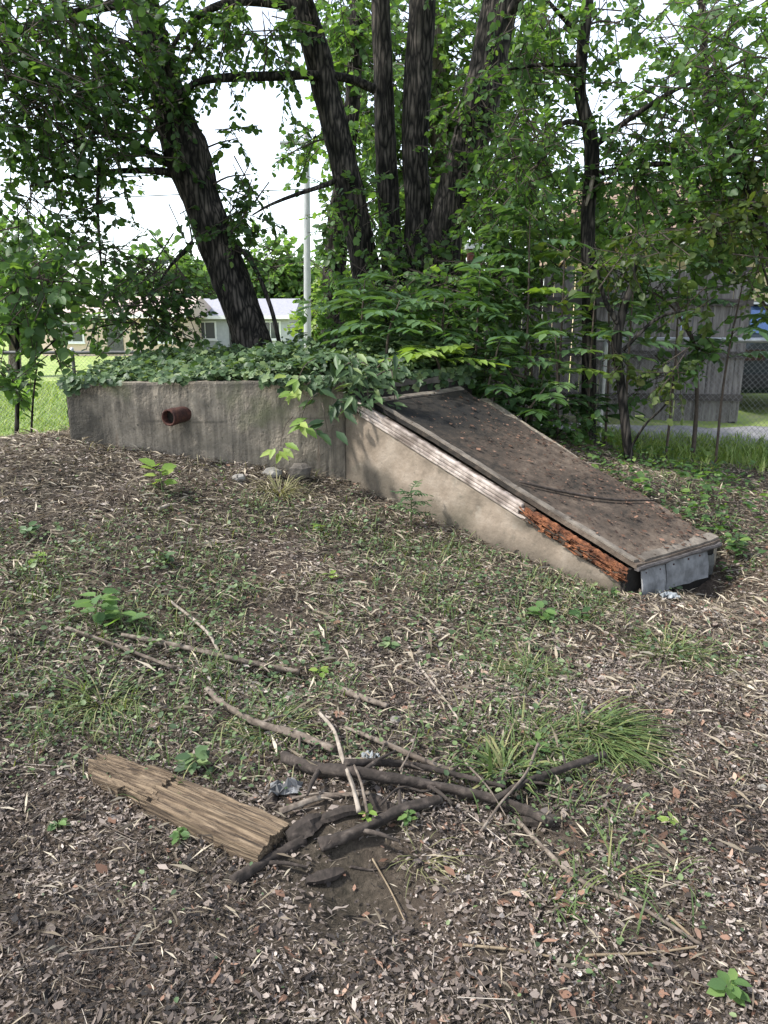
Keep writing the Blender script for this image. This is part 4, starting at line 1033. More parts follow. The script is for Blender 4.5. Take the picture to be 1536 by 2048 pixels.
tree('edge_sapling', 'leafy sapling with thin stems at the left edge before the wire fence',
     [[(34, 880, 6.9, 9), (36, 760, 6.9, 8), (34, 660, 6.9, 7), (30, 560, 6.9, 5)]],
     [[(36, 780, 6.9, 5), (70, 720, 6.8, 4), (110, 680, 6.7, 3)], [(34, 700, 6.9, 5), (0, 640, 6.8, 4), (-40, 600, 6.7, 3)], [(62, 880, 6.9, 5), (66, 800, 6.9, 4), (74, 730, 6.9, 3)]],
     [blob(30, 570, 6.8, 90, 55, 30), blob(70, 625, 6.7, 70, 40, 18), blob(10, 720, 6.8, 60, 50, 9), blob(100, 560, 6.9, 70, 50, 20), blob(100, 730, 6.7, 40, 25, 4), blob(40, 800, 6.8, 50, 40, 3)],
     .10, 'leaf_mid', Ls=.34)

# ------------------------------------------------------------------ ivy on the cellar roof
def in_poly(x, y, poly):
    poly = np.asarray(poly); c = np.zeros(len(x), bool); j = len(poly) - 1
    for i in range(len(poly)):
        xi, yi = poly[i]; xj, yj = poly[j]
        c ^= ((yi > y) != (yj > y)) & (x < (xj - xi) * (y - yi) / (yj - yi + 1e-12) + xi)
        j = i
    return c
VAULT = [A, B, Ec, (.62, 7.6), (.25, 8.1), (-2.45, 7.95)]
STAIR = [B, Cc + (.0, .0), (2.25, 4.66), Ec]
iv = thing('ivy', 'dark green ivy mat growing over the cellar roof behind the wall top', 'ivy', (-1.2, 6.6, 1.2))
x = RG.uniform(-2.6, 1.0, 26000); y = RG.uniform(5.4, 8.1, 26000)
k = in_poly(x, y - .06, VAULT) & (RG.random(26000) < np.clip(1.35 - .42 * (y - 5.5), .15, 1)) & (fbm(x * 1.8, y * 1.8, 21) + .12 * (y - 5.5) > .36) & ((y - (5.5 + .0985 * (x + 2.33)) > .16) | (fbm(x * 5 + 9, x * 0 + 2.5, 29) > .52) | (x > -.3))
x, y = x[k], y[k]; n_ = len(x)
hh = (.02 + .46 * np.clip(fbm(x * 2.3 + 4, y * 2.3, 22) - .25, 0, 1)) * RG.random(n_) ** .7 * np.clip(.35 + (y - 5.5) * .75, .35, 1.2) + (RG.random(n_) < .05) * RG.random(n_) * .16
hh *= np.clip(.35 + .28 * (x + 2.4), .3, .9)
z = 1.135 + .07 * np.clip(y - 5.6, 0, 1) + hh
ang = RG.uniform(0, 2 * math.pi, n_)
xd = np.c_[np.cos(ang), np.sin(ang) - .35, RG.normal(-.25, .3, n_)]
leaves('foliage', np.c_[x, y, z], xd, np.c_[RG.normal(0, .6, n_), RG.normal(-.25, .6, n_), np.ones(n_)], RG.uniform(.035, .085, n_), LOBED, 'leaf_ivy', iv)
# trailing runners over the wall edge
pts = []
for s0, s1, n_, dz in [(.0, .06, 50, .05), (.06, .2, 30, .02), (.36, .44, 24, .01), (.70, .80, 40, .02), (.78, .96, 70, .05)]:
    s = RG.uniform(s0, s1, n_); p2 = A + (B - A) * s[:, None]
    pts.append(np.c_[p2[:, 0], p2[:, 1] - RG.uniform(.01, .06, n_), 1.20 - RG.random(n_) ** 2 * dz * 2])
s = RG.uniform(0, 1, 260); p2 = B + (Ec - B) * s[:, None]
pts.append(np.c_[p2 + RG.normal(0, .03, (260, 2)), 1.19 + .02 * s - RG.random(260) ** 2 * .13])
pts = np.vstack(pts); n_ = len(pts)
leaves('runner', pts, np.c_[RG.normal(0, .5, n_), RG.normal(-.4, .3, n_), RG.normal(-.6, .3, n_)], np.c_[RG.normal(0, .3, n_), -np.ones(n_), RG.uniform(0, .8, n_)], RG.uniform(.05, .08, n_), LOBED, 'leaf_ivy', iv)['kind'] = 'stuff'
# long narrow leaves hanging over the corner where the hatch meets the wall
n_ = 105
c = np.array([-.20, 5.60, 1.16]); pos = c + np.c_[RG.normal(0, .15, n_), RG.normal(0, .06, n_), RG.uniform(-.22, .20, n_)]
cs = thing('corner_creeper', 'dark narrow-leaved creeper hanging where the wall end meets the hatch', 'creeper', (-.2, 5.65, 1.17))
leaves('foliage', pos, np.c_[RG.normal(.2, .7, n_), RG.normal(-.5, .3, n_), RG.normal(-.45, .3, n_)], np.c_[RG.normal(0, .4, n_), RG.normal(-.5, .3, n_), np.ones(n_)], RG.uniform(.10, .17, n_), LANCE, 'leaf_ivy', cs)
for i in range(6):
    a = np.array([-.35 + .1 * i, 5.85, 1.24]); e = pos[i * 7]
    V, Q = tube([a, (a + e) / 2 + (0, -.05, .06), e], [.006, .005, .003], 6)
    obj('vine', V, Q, 'twig', cs)

# ------------------------------------------------------------------ saplings with feathered leaves
def frond(parent, base, d, L, m, pairs=9, leaf=.10, seed=0):
    t = np.linspace(.08, 1, pairs * 2 + 1)
    d = unit(d)
    hor = unit(np.array([d[0], d[1], 0]) + 1e-6)
    path = lambda tt: base + np.outer(tt * L, d) + np.outer((tt ** 2) * L * .34, np.array([0, 0, -1.])) + np.outer(tt ** 2 * L * .06, hor)
    pr = path(t[1::2]); tan = unit(path(t[1::2] + .02) - pr)
    side = unit(np.cross(tan, np.array([0, 0, 1.])))
    pos = np.vstack([pr, pr, path(np.array([1.]))]); n = len(pr)
    prof = np.sin(np.clip((t[1::2] * .9 + .18), 0, 1) * math.pi * .92) * .5 + .6
    xd = np.vstack([side + tan * .55 + (0, 0, -.22), -side + tan * .55 + (0, 0, -.22), tan[-1:]]) + RG.normal(0, .10, (2 * n + 1, 3))
    sz = np.concatenate([prof, prof, [1.0]]) * leaf * (1 + RG.normal(0, .08, 2 * n + 1))
    nr = np.tile([0, 0, 1.], (2 * n + 1, 1)) + RG.normal(0, .16, (2 * n + 1, 3))
    V1 = []
    tv, tf = LANCE
    x_ = unit(xd); z_ = unit(nr - x_ * np.sum(nr * x_, -1, keepdims=True)); y_ = np.cross(z_, x_)
    V1 = (pos[:, None] + sz[:, None, None] * (tv[None, :, 0:1] * x_[:, None] + tv[None, :, 1:2] * 1.35 * y_[:, None] + tv[None, :, 2:3] * z_[:, None])).reshape(-1, 3)
    F1 = (tf[None] + (np.arange(len(pos)) * 6)[:, None, None]).reshape(-1, 4)
    rc = path(np.linspace(0, 1, 7)); V2 = []
    sd_ = unit(np.cross(unit(np.gradient(rc, axis=0)), np.array([0, 0, 1.])))
    for q, s_, w_ in zip(rc, sd_, np.linspace(.004, .0015, 7)):
        V2 += [q - s_ * w_, q + s_ * w_, q + np.array([0, 0, w_ * 1.6])]
    F2 = [[i * 3 + e, i * 3 + (e + 1) % 3, i * 3 + 3 + (e + 1) % 3, i * 3 + 3 + e] for i in range(6) for e in range(3)]
    V = np.vstack([V1, V2]); Fc = np.vstack([F1, np.array(F2) + len(V1)])
    tone = RG.random() * .55
    rn = np.concatenate([np.repeat(np.clip(tone + RG.random(len(pos)) * .4, 0, 1), 6), np.full(len(V2), tone)])
    return obj('frond', V, Fc, m, parent, rnd=rn)

def feather_sapling(label, px, py_top, Y, n, L, m='leaf_frond', leaf=.10, lean=0, low=.35, flat=.25):
    top = P(px, py_top, Y); bx = top[0] - lean
    gz = h1(bx, Y)
    if in_poly(np.array([bx]), np.array([Y]), VAULT)[0]: gz = 1.2
    t = thing('feather_leaved_sapling', label, 'sapling', (bx, Y, gz), 'feather-leaved saplings round the hatch')
    V, Q = tube([(bx, Y, gz - .1), (bx + lean * .3 + RG.normal(0, .02), Y, gz + (top[2] - gz) * .5), top], [.014, .011, .005], 7, .05, n=12)
    obj('stem', V, Q, 'twig', t, smooth=True)
    for i in range(n):
        f = low + (1 - low) * (i + .5) / n
        b_ = np.array([bx + lean * f * f, Y, gz + (top[2] - gz) * f])
        a = i * 2.4 + RG.normal(0, .4)
        frond(t, b_, np.array([math.cos(a), math.sin(a), flat + .55 * f * RG.random()]), L * (1.1 - .35 * f) * RG.uniform(.8, 1.15), m, pairs=int(RG.integers(4, 7)), leaf=leaf)
    return t
FS = [
 ('feather-leaved sapling over the upper left corner of the hatch', 800, 600, 6.7, 12, .50, 'leaf_frond'),
 ('feather-leaved sapling in front of the thick stem base of the many-stemmed tree', 730, 560, 7.3, 12, .52, 'leaf_frond'),
 ('dark feather-leaved sapling rising behind the upper edge of the hatch', 890, 590, 6.9, 14, .55, 'leaf_dark'),
 ('broad feather-leaved sapling left of the board fence end', 960, 540, 7.3, 14, .58, 'leaf_frond'),
 ('tall feather-leaved sapling with yellow green fronds left of the slender tree', 1060, 430, 7.4, 14, .60, 'leaf_frond'),
 ('feather-leaved sapling spreading bright fronds across the slender trunk', 1130, 490, 7.2, 8, .50, 'leaf_bright'),
 ('low feather-leaved sapling over the upper back edge of the hatch', 1000, 680, 6.6, 9, .50, 'leaf_frond'),
 ('low dark sapling crowding the middle of the back edge of the hatch', 1090, 775, 6.5, 8, .42, 'leaf_dark'),
 ('feather-leaved sapling between slender tree and crooked sapling', 1110, 660, 6.9, 9, .44, 'leaf_frond'),
 ('tall grey green feather-leaved sapling above the wire fence rail', 1360, 520, 7.3, 7, .55, 'leaf_frond'),
 ('feather-leaved sapling at the right edge before the dark car', 1490, 545, 7.2, 8, .55, 'leaf_frond'),
 ('small yellow green sapling leaning over the low wall top', 840, 700, 6.4, 9, .42, 'leaf_bright'),
 ('loose bright sapling crossing the slender trunk above the dark fence rail', 1190, 590, 7.0, 8, .52, 'leaf_frond'),
 ('loose high sapling over the board fence right of the slender tree', 1270, 520, 7.1, 8, .56, 'leaf_frond'),
 ('dim sapling at the foot of the slender tree', 1190, 800, 7.0, 9, .38, 'leaf_dark'),
 ('tall feather-leaved sapling high beside the leaning stem', 1000, 470, 8.0, 14, .65, 'leaf_frond'),
 ('sapling with drooping fronds right of the slender trunk at rail height', 1215, 520, 7.5, 7, .50, 'leaf_frond'),
 ('dark leafy sapling low beside the hatch back edge below the fence', 1010, 785, 6.75, 7, .36, 'leaf_dark'),
]
for lb, px, py, Y, n_, L_, m_ in FS:
    feather_sapling(lb, px, py, Y, int(n_ * .95), L_, m_, leaf=.155 + .10 * (L_ - .4), lean=RG.normal(0, .12), low=.3 if px < 1150 else .55)

# ------------------------------------------------------------------ ground cover beside the hatch and leaf litter
def scatter(n, x0, x1, y0, y1, dens=None, avoid=True):
    x = RG.uniform(x0, x1, n); y = RG.uniform(y0, y1, n)
    k = np.abs(x) < .62 * y + 1.3
    if avoid: k &= ~in_poly(x, y, VAULT) & ~in_poly(x, y, STAIR)
    if dens is not None: k &= RG.random(n) < dens(x, y)
    return x[k], y[k]

def green(x, y):
    f = fbm(x * 1.7 + 3, y * 1.7, 31)
    mound = np.exp(-(((x + .6) / 1.9) ** 2 + ((y - 3.7) / 1.25) ** 2))
    v = (f - .5) * 2.6 + mound * .75 - .05
    v -= .5 * np.clip(2.35 - y, 0, 1)
    for (px, py, r, a) in GP:
        v = v + a * np.exp(-((x - px) ** 2 + (y - py) ** 2) / r ** 2)
    return np.clip(v, 0, 1)
GP = []
for px, py, r, a in [(250, 1400, .22, .9), (330, 1500, .20, .9), (60, 1130, .35, .6), (200, 1180, .3, .5), (620, 1380, .25, .7), (1060, 1330, .18, .7), (1330, 1300, .25, .6), (1140, 1220, .25, .7), (960, 1520, .16, .6), (850, 1700, .1, .5), (450, 1480, .2, .6),
                     (640, 1080, .3, .4), (120, 1230, .35, .5), (330, 1330, .35, .55), (520, 1420, .35, .5), (80, 1400, .3, .4), (420, 1180, .3, .35), (880, 1190, .35, .3), (700, 1500, .2, .4), (1200, 1960, .12, .3), (1450, 1700, .2, .3), (560, 1230, .22, -1.0), (720, 1790, .30, -1.2), (640, 1650, .2, -1.0), (150, 1000, .6, -.9), (1250, 1500, .2, .5)]:
    q = G(px, py); GP.append((q[0], q[1], r, a))

def flat_leaves(name, n, region, size, m, tmpl, label, dens=None, lift=.004, tilt=.6, lo=None):
    x, y = scatter(n, *region, dens=dens); k = len(x)
    z = H(x, y) + lift + RG.random(k) ** 2 * .014
    a = RG.uniform(0, 2 * math.pi, k)
    sz = np.clip(size * np.exp(RG.normal(0, .48, k)), size * .35, size * 2.6)
    o = leaves(name, np.c_[x, y, z], np.c_[np.cos(a), np.sin(a), RG.normal(0, .22, k)], np.c_[RG.normal(0, tilt, (k, 2)), np.ones(k)], sz, tmpl, m, rnd=np.clip(RG.random(k) * .85 + .06 + (fbm(x * 1.9, y * 1.9, 101) - .5) * .75 + (fbm(x * 7, y * 7, 102) - .5) * .45, 0, 1), wid=RG.uniform(.25, 1.05, k))
    return tag(o, label, kind='stuff')
BARE0 = []
for px, py, r, a in [(720, 1790, .26, .95), (640, 1650, .18, .9), (560, 1240, .16, .9), (1130, 1660, .10, .7)]:
    q = G(px, py); BARE0.append((q[0], q[1], r, a))
def bare(x, y):
    v = np.ones(len(x))
    for (cx, cy, r, a) in BARE0: v = v * (1 - a * np.exp(-((x - cx) ** 2 + (y - cy) ** 2) / r ** 2))
    return v
ld = lambda x, y: bare(x, y) * np.clip(1.25 - .09 * y, .2, 1) * (1 - .45 * green(x, y)) * np.clip(.45 + 1.1 * fbm(x * 3, y * 3, 77), .2, 1)
flat_leaves('leaf_litter', 250000, (-2.9, 2.9, 1.0, 3.3), .0105, 'litter', CURL, 'fine dry grey brown leaf litter of the foreground', lambda x, y: np.clip(.5 + 1.0 * fbm(x * 5, y * 5, 78), .2, 1) * (1 - .4 * green(x, y)) * bare(x, y))
flat_leaves('slope_litter', 190000, (-4.6, 4.6, 2.9, 8.2), .0155, 'litter', CHIP, 'dry leaf litter on the mound and behind the hatch', ld)
flat_leaves('fallen_leaves', 26000, (-4.2, 4.2, 1.0, 6.0), .022, 'litter', CURL, 'larger curled dry leaves among the fine litter', ld)
flat_leaves('red_leaf_litter', 50000, (-3.2, 4.6, 1.0, 7.2), .019, 'litter_red', CURL, 'reddish brown fallen leaves among the litter', lambda x, y: ld(x, y) * np.clip(.5 + x * .35, .12, 1))
# twigs and chips in the litter
x, y = scatter(60000, -4, 4, 1.0, 6.5, ld); k = len(x); a = RG.uniform(0, 6.283, k)
sz = np.clip(.035 * np.exp(RG.normal(0, .6, k)), .012, .20)
o = leaves('twig_litter', np.c_[x, y, H(x, y) + .006 + RG.random(k) * .012], np.c_[np.cos(a), np.sin(a), RG.normal(0, .12, k)], np.c_[np.zeros(k), np.zeros(k), np.ones(k)], sz, STICK, 'twig_litter', wid=.055 / np.maximum(sz, .03) * RG.uniform(.6, 1.6, k))
tag(o, 'small broken twigs scattered over the litter', kind='stuff')

BARE = []
for px, py, r, a in [(720, 1790, .26, 1.0), (640, 1650, .18, .95), (560, 1240, .16, .9), (1130, 1660, .12, .7), (900, 1640, .14, .6)]:
    q = G(px, py); BARE.append((q[0], q[1], r, a))
def strawd(x, y):
    v = np.clip(.30 + .85 * fbm(x * 2.6, y * 2.6, 51), 0, 1) * np.clip(.5 + .3 * (y - 1.6), .4, 1) * np.clip(1.25 - .28 * np.clip(x - .8, 0, 3), .3, 1)
    for (cx, cy, r, a) in BARE: v = v * (1 - a * np.exp(-((x - cx) ** 2 + (y - cy) ** 2) / r ** 2))
    return v
x, y = scatter(210000, -4.4, 4.4, 1.0, 7.4, strawd); k = len(x); a = RG.uniform(0, 6.283, k)
o = leaves('straw_mat', np.c_[x, y, H(x, y) + .010 + RG.random(k) * .016], np.c_[np.cos(a), np.sin(a), RG.normal(.05, .22, k)], np.c_[RG.normal(0, .4, (k, 2)), np.ones(k)], np.clip(.040 * np.exp(RG.normal(0, .5, k)), .012, .13) * np.clip(.25 + .25 * y, .45, 1.1), CHIP, 'straw_mat', wid=RG.uniform(.06, .17, k))
tag(o, 'matted dry straw and stems over the slope', kind='stuff')
# small weeds and grass of the mound
x, y = scatter(170000, -4.6, 4.2, 1.2, 7.2, lambda x, y: .012 + green(x, y) * .62); k = len(x); a = RG.uniform(0, 6.283, k)
o = leaves('weed_cover', np.c_[x, y, H(x, y) + .008 + RG.random(k) ** 1.6 * .06], np.c_[np.cos(a), np.sin(a), RG.normal(.1, .3, k)], np.c_[RG.normal(0, .45, (k, 2)), np.ones(k)], np.clip(.017 * np.exp(RG.normal(0, .42, k)), .007, .036) * np.clip(.2 + .25 * y, .55, 1), OVATE, 'weed')
tag(o, 'low green weeds growing over the mound', kind='stuff')
def gdens(x, y): return np.clip(green(x, y) * 1.0 - .1, 0, 1) * np.clip(2.2 * fbm(x * 4, y * 4, 90) - .7, 0, 1)
x, y = scatter(90000, -4.4, 4.2, 1.2, 7.6, gdens); k = len(x); a = RG.uniform(0, 6.283, k)
o = leaves('mound_grass', np.c_[x, y, H(x, y) - .004], np.c_[np.cos(a) * .7, np.sin(a) * .7, RG.uniform(.5, 1.3, k)], np.c_[-np.cos(a), -np.sin(a), np.ones(k)], RG.uniform(.04, .12, k), BLADE, 'grass', wid=np.full(k, .8))
tag(o, 'thin grass blades on the mound', kind='stuff')
x, y = scatter(9000, -4.4, 3.0, 2.2, 7.0, lambda x, y: np.clip(fbm(x * 2, y * 2, 95) * 1.6 - .5, 0, 1)); k = len(x); a = RG.uniform(0, 6.283, k)
o = leaves('dry_grass', np.c_[x, y, H(x, y) - .004], np.c_[np.cos(a), np.sin(a), RG.uniform(.2, 1.2, k)], np.c_[-np.cos(a), -np.sin(a), np.ones(k)], RG.uniform(.03, .11, k), BLADE, 'grass_pale', wid=RG.uniform(.4, .9, k))
tag(o, 'dry straw coloured grass blades on the mound', kind='stuff')
# ivy ground cover between hatch and wire fence
def side_d(x, y):
    d = np.clip((x - (1.25 + (6.2 - y) * .62)) / .25, 0, 1) * np.clip((3.1 - x + .25 * (y - 5)) / .7, 0, 1) * np.clip((y - 4.55) / .5, 0, 1) * np.clip((7.6 - y) / .8, 0, 1)
    return d * np.clip(fbm(x * 2.2, y * 2.2, 60) * 2.4 - .55, 0, 1)
x, y = scatter(12000, .6, 4.2, 4.4, 7.9, side_d); k = len(x); a = RG.uniform(0, 6.283, k)
o = leaves('ground_cover', np.c_[x, y, H(x, y) + .01 + RG.random(k) ** 1.5 * .16], np.c_[np.cos(a), np.sin(a), RG.normal(0, .3, k)], np.c_[RG.normal(0, .45, (k, 2)), np.ones(k)], np.clip(.040 * np.exp(RG.normal(0, .35, k)), .015, .09), OVATE, 'leaf_mid')
tag(o, 'dark green creeping ground cover right of the hatch', kind='stuff')
# grass by the right fence and the lawn past the left one
x = RG.uniform(2.2, 7, 16000); y = RG.uniform(6.9, 8.4, 16000); k_ = RG.random(16000) < np.clip((y - 6.8) * .9, 0, 1) * np.clip(fbm(x * 1.6, y * 1.6, 41) * 2.4 - .7, 0, 1)
x, y = x[k_], y[k_]; k = len(x); a = RG.uniform(0, 6.283, k)
o = leaves('fence_grass', np.c_[x, y, H(x, y) - .004], np.c_[np.cos(a) * .6, np.sin(a) * .6, RG.uniform(.6, 1.3, k)], np.c_[-np.cos(a), -np.sin(a), np.ones(k)], RG.uniform(.08, .22, k), BLADE, 'lawn_grass')
tag(o, 'bright grass along the right wire fence', kind='stuff')
x = RG.uniform(-12, .5, 60000); y = 10.6 + 12 * RG.random(60000) ** 1.6; a = RG.uniform(0, 6.283, 60000); k = 60000
o = leaves('lawn_grass', np.c_[x, y, H(x, y) - .004], np.c_[np.cos(a) * .7, np.sin(a) * .7, RG.uniform(.5, 1.1, k)], np.c_[-np.cos(a), -np.sin(a), np.ones(k)], RG.uniform(.10, .24, k), BLADE, 'lawn_grass', wid=np.full(k, 1.6))
tag(o, 'bright green lawn grass beyond the left fence', kind='stuff')
# litter lying on the hatch
k = 1500; u = RG.random(k) ** .6; v = RG.random(k) ** .7
kk = RG.random(k) < np.clip(.25 + 1.1 * fbm(u * 5, v * 9, 71) * (u + .35), 0, 1)
u, v = u[kk], v[kk]; k = len(u)
pos = np.array([hatch_pt(a_, b_) for a_, b_ in zip(u, v)]) + np.c_[np.zeros((k, 2)), .014 + RG.random(k) * .006]
a = RG.uniform(0, 6.283, k)
o = leaves('hatch_litter', pos, np.c_[np.cos(a), np.sin(a), -.3 * np.cos(a)], np.c_[RG.normal(0.25, .3, k), RG.normal(-.25, .3, k), np.ones(k)], np.clip(.019 * np.exp(RG.normal(0, .4, k)), .008, .05), CURL, 'litter_red', rnd=RG.random(k) ** 2.4 * .85)
tag(o, 'brown leaf litter lying on the sloping hatch', kind='stuff')

# ------------------------------------------------------------------ old timber in the foreground
def timber_piece(label, pa, pb, wd, th, seed, lift=.0, cut=0, name='old_timber', notch=None):
    a, c = G(*pa), G(*pb)
    a[2] += lift; c[2] += lift
    d = unit(c - a); s = unit(np.cross(np.array([0, 0, 1.]), d)); up = np.cross(d, s)
    Ln = np.linalg.norm(c - a); rs = np.random.default_rng(seed)
    nL, nW = 60, 22
    grain = rs.normal(0, 1, nW + 1); grain = (grain + .5 * np.roll(grain, 1)) * .0042
    endA = rs.normal(0, .018, nW + 1) + np.abs(np.linspace(-1, 1, nW + 1)) * .03; endB = rs.normal(0, .0025, nW + 1)
    V = []
    for lay in (0, 1):
        for i in range(nL + 1):
            for j in range(nW + 1):
                f = i / nL; g_ = j / nW - .5
                t = endA[j] + (Ln - endA[j] + endB[j]) * f
                w_ = wd * (1 + .05 * math.sin(f * 7 + seed))
                if notch and abs(f - notch[0]) < notch[1] and g_ * notch[2] > .18: w_ *= .72
                p = a + d * t + s * (g_ * w_)
                if lay == 0:
                    crown = -.012 * (2 * g_) ** 2
                    p = p + up * (th + grain[j] + crown + (fbm(np.array([f * 9]), np.array([j * .8]), seed)[0] - .5) * .016)
                else:
                    p = p - up * .015
                V.append(p)
    w = nW + 1; half = w * (nL + 1); Fs = []
    for i in range(nL):
        for j in range(nW):
            q = i * w + j
            Fs.append((q, q + w, q + w + 1, q + 1)); Fs.append((half + q, half + q + 1, half + q + w + 1, half + q + w))
    for i in range(nL):
        q = i * w; Fs.append((q, half + q, half + q + w, q + w)); q = i * w + nW; Fs.append((q, q + w, half + q + w, half + q))
    for j in range(nW):
        Fs.append((j, j + 1, half + j + 1, half + j)); q = nL * w + j; Fs.append((q, half + q, half + q + 1, q + 1))
    # local frame: grain runs along the object's own x
    o = bpy.data.objects.new(name, bpy.data.meshes.new(name))
    Rm = np.array([d, s, up])
    Vl = (np.array(V) - a) @ Rm.T
    o.data.from_pydata(Vl.tolist(), [], Fs); o.data.update(); o.data.materials.append(M['timber'])
    from mathutils import Matrix
    mw = Matrix([[d[0], s[0], up[0], a[0]], [d[1], s[1], up[1], a[1]], [d[2], s[2], up[2], a[2]], [0, 0, 0, 1]])
    o.matrix_world = mw
    link(o)
    return tag(o, label, 'timber')
timber_piece('weathered split timber lying in the left foreground', (262, 1572), (548, 1700), .165, .050, 3, .0, notch=(.12, .10, -1))
timber_piece('short splintered end of timber broken off at the far left', (200, 1552), (330, 1600), .125, .050, 8, .012)

# ------------------------------------------------------------------ branches and sticks on the ground
def stick(label, pts, w0, w1, m, lift=0., name='fallen_branch', bumps=.21, ends=None, side=None):
    q = np.array([G(a, b_) for a, b_ in pts]); n = len(q)
    dist = np.linalg.norm(q - np.array(EYE), axis=1)
    r = np.linspace(w0, w1, n) * dist / F / 2 * .86
    ht = np.linspace(lift, lift, n) if ends is None else np.interp(np.linspace(0, 1, n), [0, 1], ends)
    q[:, 2] += r * .75 + ht
    V, Q = tube(q, r, 12, bumps, int(abs(pts[0][0] * 7 + pts[0][1])), n=max(20, n * 11))
    o = obj(name, V, Q, m, loc=q[0], smooth=True)
    tag(o, label, 'branch', 'fallen branches in the foreground')
    for k in range(side or 0):                                   # snapped side twigs
        i = 1 + k % max(1, n - 2)
        d = unit(q[i] - q[i - 1]); sd_ = np.array([-d[1], d[0], 0]) * (1 if k % 2 else -1)
        e = q[i] + (d * .5 + sd_ * .8) * r[i] * 9 + np.array([0, 0, r[i] * RG.uniform(0, 2)])
        V, Q = tube([q[i], (q[i] + e) / 2 + (0, 0, r[i] * .4), e], [r[i] * .5, r[i] * .4, r[i] * .2], 6, .06)
        obj('side_twig', V, Q, m, o, smooth=True)
    return o
ST = [
 ('thick dark branch lying across the centre foreground', [(570, 1540), (640, 1562), (720, 1572), (850, 1592), (960, 1615), (1045, 1640), (1100, 1668)], 28, 17, 'stick_dark', .03, 3),
 ('dark branch resting just above the thick one', [(690, 1558), (800, 1556), (900, 1578), (1010, 1605)], 18, 9, 'stick_dark', .05, 2),
 ('stout dark stick below the thick branch slanting up right', [(640, 1715), (720, 1680), (800, 1640), (880, 1615)], 28, 18, 'stick_dark', .02, 2),
 ('brown stick slanting up right beside the long grass clump', [(985, 1628), (1050, 1592), (1130, 1560), (1208, 1530)], 16, 12, 'stick_dark', .04, 2),
 ('pale grey curved branch above the thick branch', [(415, 1395), (450, 1430), (520, 1465), (600, 1492), (670, 1520)], 12, 18, 'stick', .03, 3),
 ('pale forked twig standing across the thick branch', [(640, 1452), (668, 1488), (686, 1548), (705, 1600), (718, 1655)], 7, 11, 'pale_wood', .05, 2),
 ('thin pale twig at left edge of the weeds', [(135, 1272), (230, 1306), (350, 1352)], 10, 7, 'stick', .03, 2),
 ('long thin brown branch across the green weeds', [(245, 1285), (330, 1302), (430, 1326), (520, 1345), (600, 1362)], 9, 13, 'stick', .03, 3),
 ('short pale twig crossing the long thin brown branch', [(340, 1215), (390, 1255), (420, 1285), (438, 1318)], 6, 8, 'pale_wood', .03, 1),
 ('short reddish stick right of the weeds', [(676, 1388), (720, 1405), (775, 1424)], 16, 12, 'stick', .015, 1),
 ('long thin bare stick running to the lower right', [(1030, 1648), (1090, 1710), (1160, 1770), (1260, 1815), (1400, 1905)], 10, 7, 'stick', .012, 3),
 ('thin grey twig above the long grass clump', [(845, 1352), (885, 1405), (925, 1462)], 6, 4, 'pale_wood', .02, 1),
 ('dark rotten stick under the timber end', [(465, 1775), (530, 1735), (610, 1685)], 26, 18, 'stick_dark', .0, 1),
 ('grey stick behind the thick branch', [(690, 1468), (770, 1500), (860, 1540), (910, 1558)], 10, 13, 'stick', .02, 2),
 ('thin dark stick lying across the low end of the foreground hollow', [(560, 1640), (640, 1612), (740, 1600)], 13, 8, 'stick', .02, 1),
 ('leaning twig left of the pale forked twig', [(700, 1545), (722, 1600), (735, 1660)], 6, 6, 'stick', .06, 0),
 ('grey twig slanting down from the branch crossing', [(1075, 1520), (1050, 1580), (1000, 1640), (960, 1700)], 6, 5, 'stick', .06, 1),
]
for lb, pts, w0, w1, m_, lf, sdn in ST:
    stick(lb, pts, w0, w1, m_, lf, side=sdn)
for lb, pts, w, m_, lf in [
    ('thin dark twig poking out above the plastic scrap', [(590, 1560), (625, 1525), (650, 1500)], 7, 'stick_dark', .05),
    ('thin pale twig lying under the left end of the thick branch', [(585, 1612), (640, 1600), (700, 1605)], 6, 'stick', .02),
    ('crooked dark twig between the thick branch and the stout stick', [(760, 1640), (800, 1605), (850, 1612), (880, 1595)], 6, 'stick_dark', .05),
    ('fine grey twig crossing the right end of the thick branch', [(930, 1560), (975, 1610), (1010, 1665)], 5, 'stick', .06),
    ('fine dark twig below the right end of the thick branch', [(900, 1680), (960, 1668), (1030, 1690)], 5, 'stick_dark', .01),
    ('bent twig on the bare soil below the stout stick', [(700, 1735), (745, 1745), (790, 1730)], 6, 'stick_dark', .0),
    ('wispy twig rising behind the middle of the thick branch', [(800, 1590), (822, 1545), (835, 1500)], 5, 'stick', .09),
    ('thin twig beside the flopping grass clump tip', [(1090, 1600), (1150, 1612), (1230, 1598)], 5, 'stick', .015)]:
    o = stick(lb, pts, w, w * .5, m_, lf, 'broken_twig', .12, side=2)
    o['group'] = 'thin twigs in the branch pile'; o['category'] = 'twig'
for lb, pts, w in [('pale straw stalk near the bottom edge, left of two', [(925, 1902), (1020, 1908), (1100, 1925)], 6), ('pale straw stalk near the bottom edge, right of two', [(1170, 1922), (1300, 1915), (1395, 1905)], 6),
                   ('bent pale straw stalk in the lower right litter', [(1335, 1842), (1370, 1872), (1398, 1900)], 6), ('thin straw stalk in the dark soil below the branches', [(745, 1728), (780, 1790), (810, 1850)], 4)]:
    tag(stick(lb, pts, w, w * .7, 'straw', .01, 'straw_stalk', .03), lb, 'stalk', 'straw stalks')
hs = np.array([hatch_pt(.10, .58), hatch_pt(.32, .66), hatch_pt(.62, .75), hatch_pt(.97, .80)]) + (0, 0, .022)
V, Q = tube(hs, [.008, .010, .009, .006], 8, .08)
